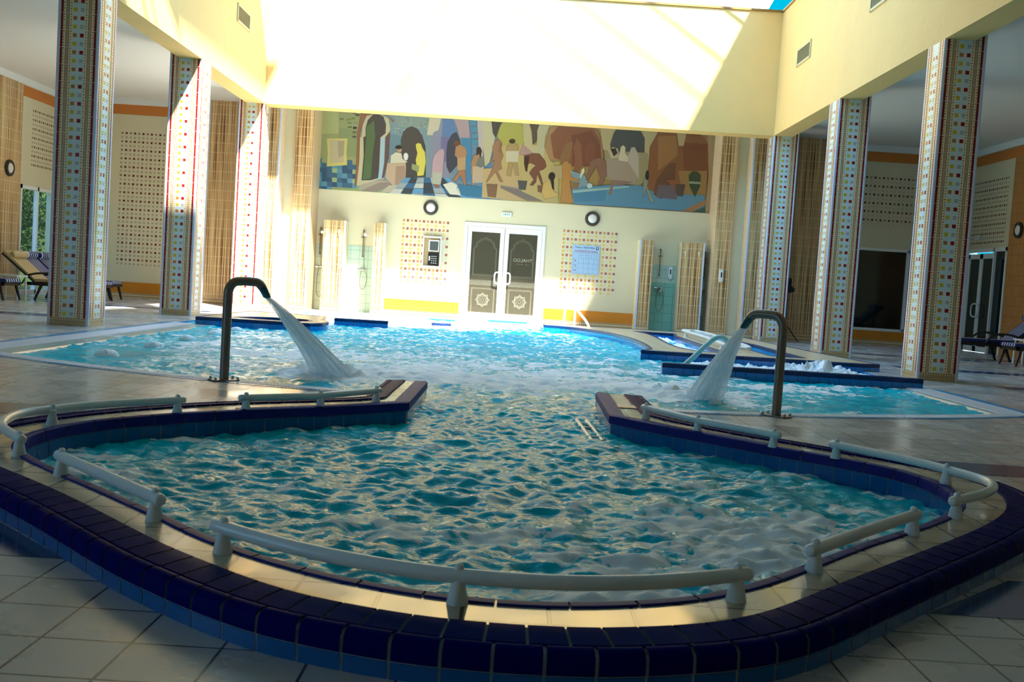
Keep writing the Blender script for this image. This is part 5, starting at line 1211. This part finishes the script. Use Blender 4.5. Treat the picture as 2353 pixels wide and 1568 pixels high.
# handrails further back
t = empty('stair_handrail', (1.05, 20.35, .03), 'white handrail with sloping bars at the steps right of the double door', 'handrail'); m = MB()
m.tube(cr_spline([(-.06, 0, .0), (-.05, 0, .3), (-.04, 0, .82), (-.01, 0, .87), (.04, 0, .84), (.12, 0, .60), (.22, .0, .38), (.36, 0, .22), (.44, 0, .10), (.46, 0, 0)], 6), .026, 10); m.build('front_bar', WHITEP, t, True)
m = MB(); m.tube([(.17, .25, 0), (.17, .25, .42)], .024, 10); m.build('middle_post', WHITEP, t, True); m = MB(); m.lathe([(.055, 0), (.05, .1), (.03, .16)], (-.06, 0, 0), (0, 0, 1), 14); m.build('foot', WHITEP, t, True)
t = empty('stair_handrail', (2.0, 12.1, -.03), 'pale turquoise arched handrail over the spa walls, left of the right water jet', 'handrail'); m = MB()
m.tube(cr_spline([(-.05, 0, .0), (.10, 0, .14), (.28, 0, .33), (.38, 0, .42), (.46, 0, .435), (.54, 0, .38), (.57, 0, .26), (.56, 0, .0)], 8), .030, 12); m.build('bar', mat('pale_aqua_plastic', '#a9dcd8', .3), t, True)
def bed(x, y0, y1, zz, label, w=.30, n=6):
    t = empty('bubble_lounger_rail', (x, y0, .1), label, 'pool bed rail'); m = MB()
    path = []; P = [(0-w/2*math.cos(0), 0, zz)]
    loop = cr_spline([(-w/2, .1, zz), (-w/2, (y1-y0)*.5, zz+.03), (-w/2, y1-y0-.1, zz+.03), (0, y1-y0, zz+.03), (w/2, y1-y0-.1, zz+.03), (w/2, (y1-y0)*.5, zz+.03), (w/2, .1, zz), (0, 0, zz-.01)], 6, True)
    loop.append(loop[0]); m.tube(loop, .026, 8); m.build('frame', WHITEP, t, True)
    c_ = MB()
    for i in range(1, n):
        yy = .1+(y1-y0-.2)*i/n; c_.tube([(-w/2, yy, zz+.03), (w/2, yy, zz+.03)], .02, 6)
    c_.build('cross_bars', WHITEP, t, True)
    for yy in (.5, 1.6, y1-y0-.5):
        for sx in (-1,):
            f_ = MB(); f_.lathe([(.05, 0), (.03, zz*.9)], (sx*w/2, yy, 0), (0, 0, 1), 10); f_.build('foot', WHITEP, t, True)
bed(3.30, 14.9, 19.2, .07, 'white tubular pool bed rails on the deck behind the right water jet')
m = MB(); m.tube([(3.72, 14.4, -.0), (3.95, 17.2, .02)], .022, 8); m.tube([(3.86, 14.6, .0), (3.9, 15.0, .06)], .02, 6); tag(m.build('channel_rail', WHITEP, None, True), 'thin white rail in the narrow channel left of the right columns', 'handrail')
# ---------------- tripod ----------------
t = empty('light_stand', (5.85, 22.2, 0), 'black tripod stand with drooping black hood between the right columns', 'stand'); m = MB(); m.tube([(0, 0, .35), (0, 0, 1.1)], .014, 8); m.build('pole', BLACK, t)
for a in (20, 140, 260):
    m = MB(); m.tube([(0, 0, .38), (.35*math.cos(math.radians(a)), .35*math.sin(math.radians(a)), .0)], .011, 6); m.build('leg', BLACK, t)
m = MB(); m.tube([(.0, 0, 1.1), (.03, 0, 1.16), (.07, 0, 1.10), (.085, 0, 1.06)], [.03, .07, .085, .06], 12); m.tube([(.0, 0, 1.08), (.01, 0, 1.28), (.03, 0, 1.36)], [.055, .065, .03], 12); m.build('hood', BLACK, t, True)
# ---------------- loungers ----------------
def stripe_mat():
    m, nt, b = newmat('navy_white_stripe'); N = nt.nodes; L = nt.links; tc = N.new('ShaderNodeTexCoord'); sp = N.new('ShaderNodeSeparateXYZ'); L.new(tc.outputs['Object'], sp.inputs[0])
    a = N.new('ShaderNodeMath'); a.operation = 'ADD'; a.inputs[1].default_value = 10; L.new(sp.outputs['Y'], a.inputs[0]); f = N.new('ShaderNodeMath'); f.operation = 'MODULO'; f.inputs[1].default_value = .085; L.new(a.outputs[0], f.inputs[0])
    g = N.new('ShaderNodeMath'); g.operation = 'LESS_THAN'; g.inputs[1].default_value = .024; L.new(f.outputs[0], g.inputs[0]); mx = N.new('ShaderNodeMix'); mx.data_type = 'RGBA'; mx.inputs[6].default_value = (*lin('#1a2a66'), 1); mx.inputs[7].default_value = (*lin('#e6e8ec'), 1)
    L.new(g.outputs[0], mx.inputs[0]); L.new(mx.outputs[2], b.inputs['Base Color']); b.inputs['Roughness'].default_value = .8; return m
STR = stripe_mat(); BEI = mat('beige_cushion', '#c2ab7c', .8)
def lounger(label, x, y, s, m_c, back=.50):
    """foot end at x, head away from the pool; s=+1 head toward -x (left side), -1 head toward +x"""
    t = empty('sun_lounger', (x, y, 0), label, 'sun lounger', 'sun loungers along the side walls', 0 if s < 0 else PI)   # local +x runs from foot to head
    fr = MB(); fr.box(.02, -.31, .27, 1.25, -.27, .33); fr.box(.02, .27, .27, 1.25, .31, .33); fr.box(.02, -.31, .27, .06, .31, .33); fr.box(1.2, -.31, .27, 1.25, .31, .33)
    for i in range(7): fr.box(.12+i*.16, -.27, .30, .20+i*.16, .27, .32)
    fr.build('frame', DARK, t)
    for lx, tx in ((.10, .02), (.98, 1.10)):
        for sy in (-1, 1):
            l = MB(); l.tube([(lx, sy*.29, .30), ((lx+tx)/2, sy*.30, .14), (tx, sy*.30, 0)], [.032, .026, .022], 8); l.build('leg', DARK, t, True)
    for sy in (-1, 1):
        a = MB(); a.tube(cr_spline([(.62, sy*.32, .32), (.66, sy*.34, .42), (.80, sy*.34, .50), (1.05, sy*.34, .50), (1.28, sy*.33, .44)], 5), .020, 8); a.build('armrest', DARK, t, True)
    bx, bz = .62, back
    b_ = MB(); b_.tube([(1.12, -.28, .33), (1.12+bx, -.28, .33+bz)], .022, 6); b_.tube([(1.12, .28, .33), (1.12+bx, .28, .33+bz)], .022, 6); b_.tube([(1.12+bx, -.28, .33+bz), (1.12+bx, .28, .33+bz)], .025, 6)
    b_.tube([(1.45, -.25, .58), (1.62, -.25, .26)], .014, 6); b_.build('backrest', DARK, t, True)
    c_ = MB(); w = .275; th = .055; pr = [(0, .335), (.02, .39), (.6, .395), (1.1, .395), (1.14+.0, .40), (1.10+bx, .40+bz), (1.14+bx, .37+bz), (1.15, .345), (.04, .335)]
    vs = [(px, -w, pz) for px, pz in pr]+[(px, w, pz) for px, pz in pr]; n = len(pr)
    c_.add(vs, [(i, (i+1) % n, n+(i+1) % n, n+i) for i in range(n)]+[(0, 8, 7, 4, 3, 2, 1), (7, 6, 5, 4), tuple(n+i for i in (1, 2, 3, 4, 7, 8, 0)), tuple(n+i for i in (4, 5, 6, 7))]); c_.build('cushion', m_c, t)
    p_ = MB(); ux, uz = bx/math.hypot(bx, bz), bz/math.hypot(bx, bz); q = Vector((1.10+bx*.80, 0, .40+bz*.80)); p_.tube([q+Vector((-.02, -.24, .02)), q+Vector((-.03, -.2, .035)), q+Vector((-.03, .2, .035)), q+Vector((-.02, .24, .02))], [.05, .075, .075, .05], 14); p_.build('pillow', m_c, t, True)
    return t
lounger('navy striped lounger at the left picture edge, only its foot end in view', -9.02, 18.55, 1, STR)
lounger('beige cushioned lounger on the left, behind the nearest left column', -7.95, 19.75, 1, BEI)
lounger('navy striped lounger on the left, just beyond the beige one', -8.15, 20.65, 1, STR)
lounger('navy striped lounger whose foot end shows right of the nearest left column', -8.38, 21.75, 1, STR)
lounger('navy striped lounger on the right, beside the nearest right column', 8.12, 19.35, -1, STR)
lounger('navy striped lounger cut by the right picture edge', 8.62, 17.95, -1, STR)
def side_table(x, y, label):
    t = empty('side_table', (x, y, 0), label, 'side table', 'white side tables between loungers'); m = MB(); m.bbox(-.22, -.2, .42, .22, .2, .45, .03); m.build('top', WHITEP, t)
    for sx in (-1, 1):
        for sy in (-1, 1):
            l = MB(); l.tube([(sx*.18, sy*.16, .42), (sx*.19, sy*.17, 0)], .018, 8); l.build('leg', WHITEP, t)
side_table(-9.35, 19.15, 'white plastic side table between the loungers on the left')
side_table(9.35, 18.65, 'white plastic side table between the loungers on the right')
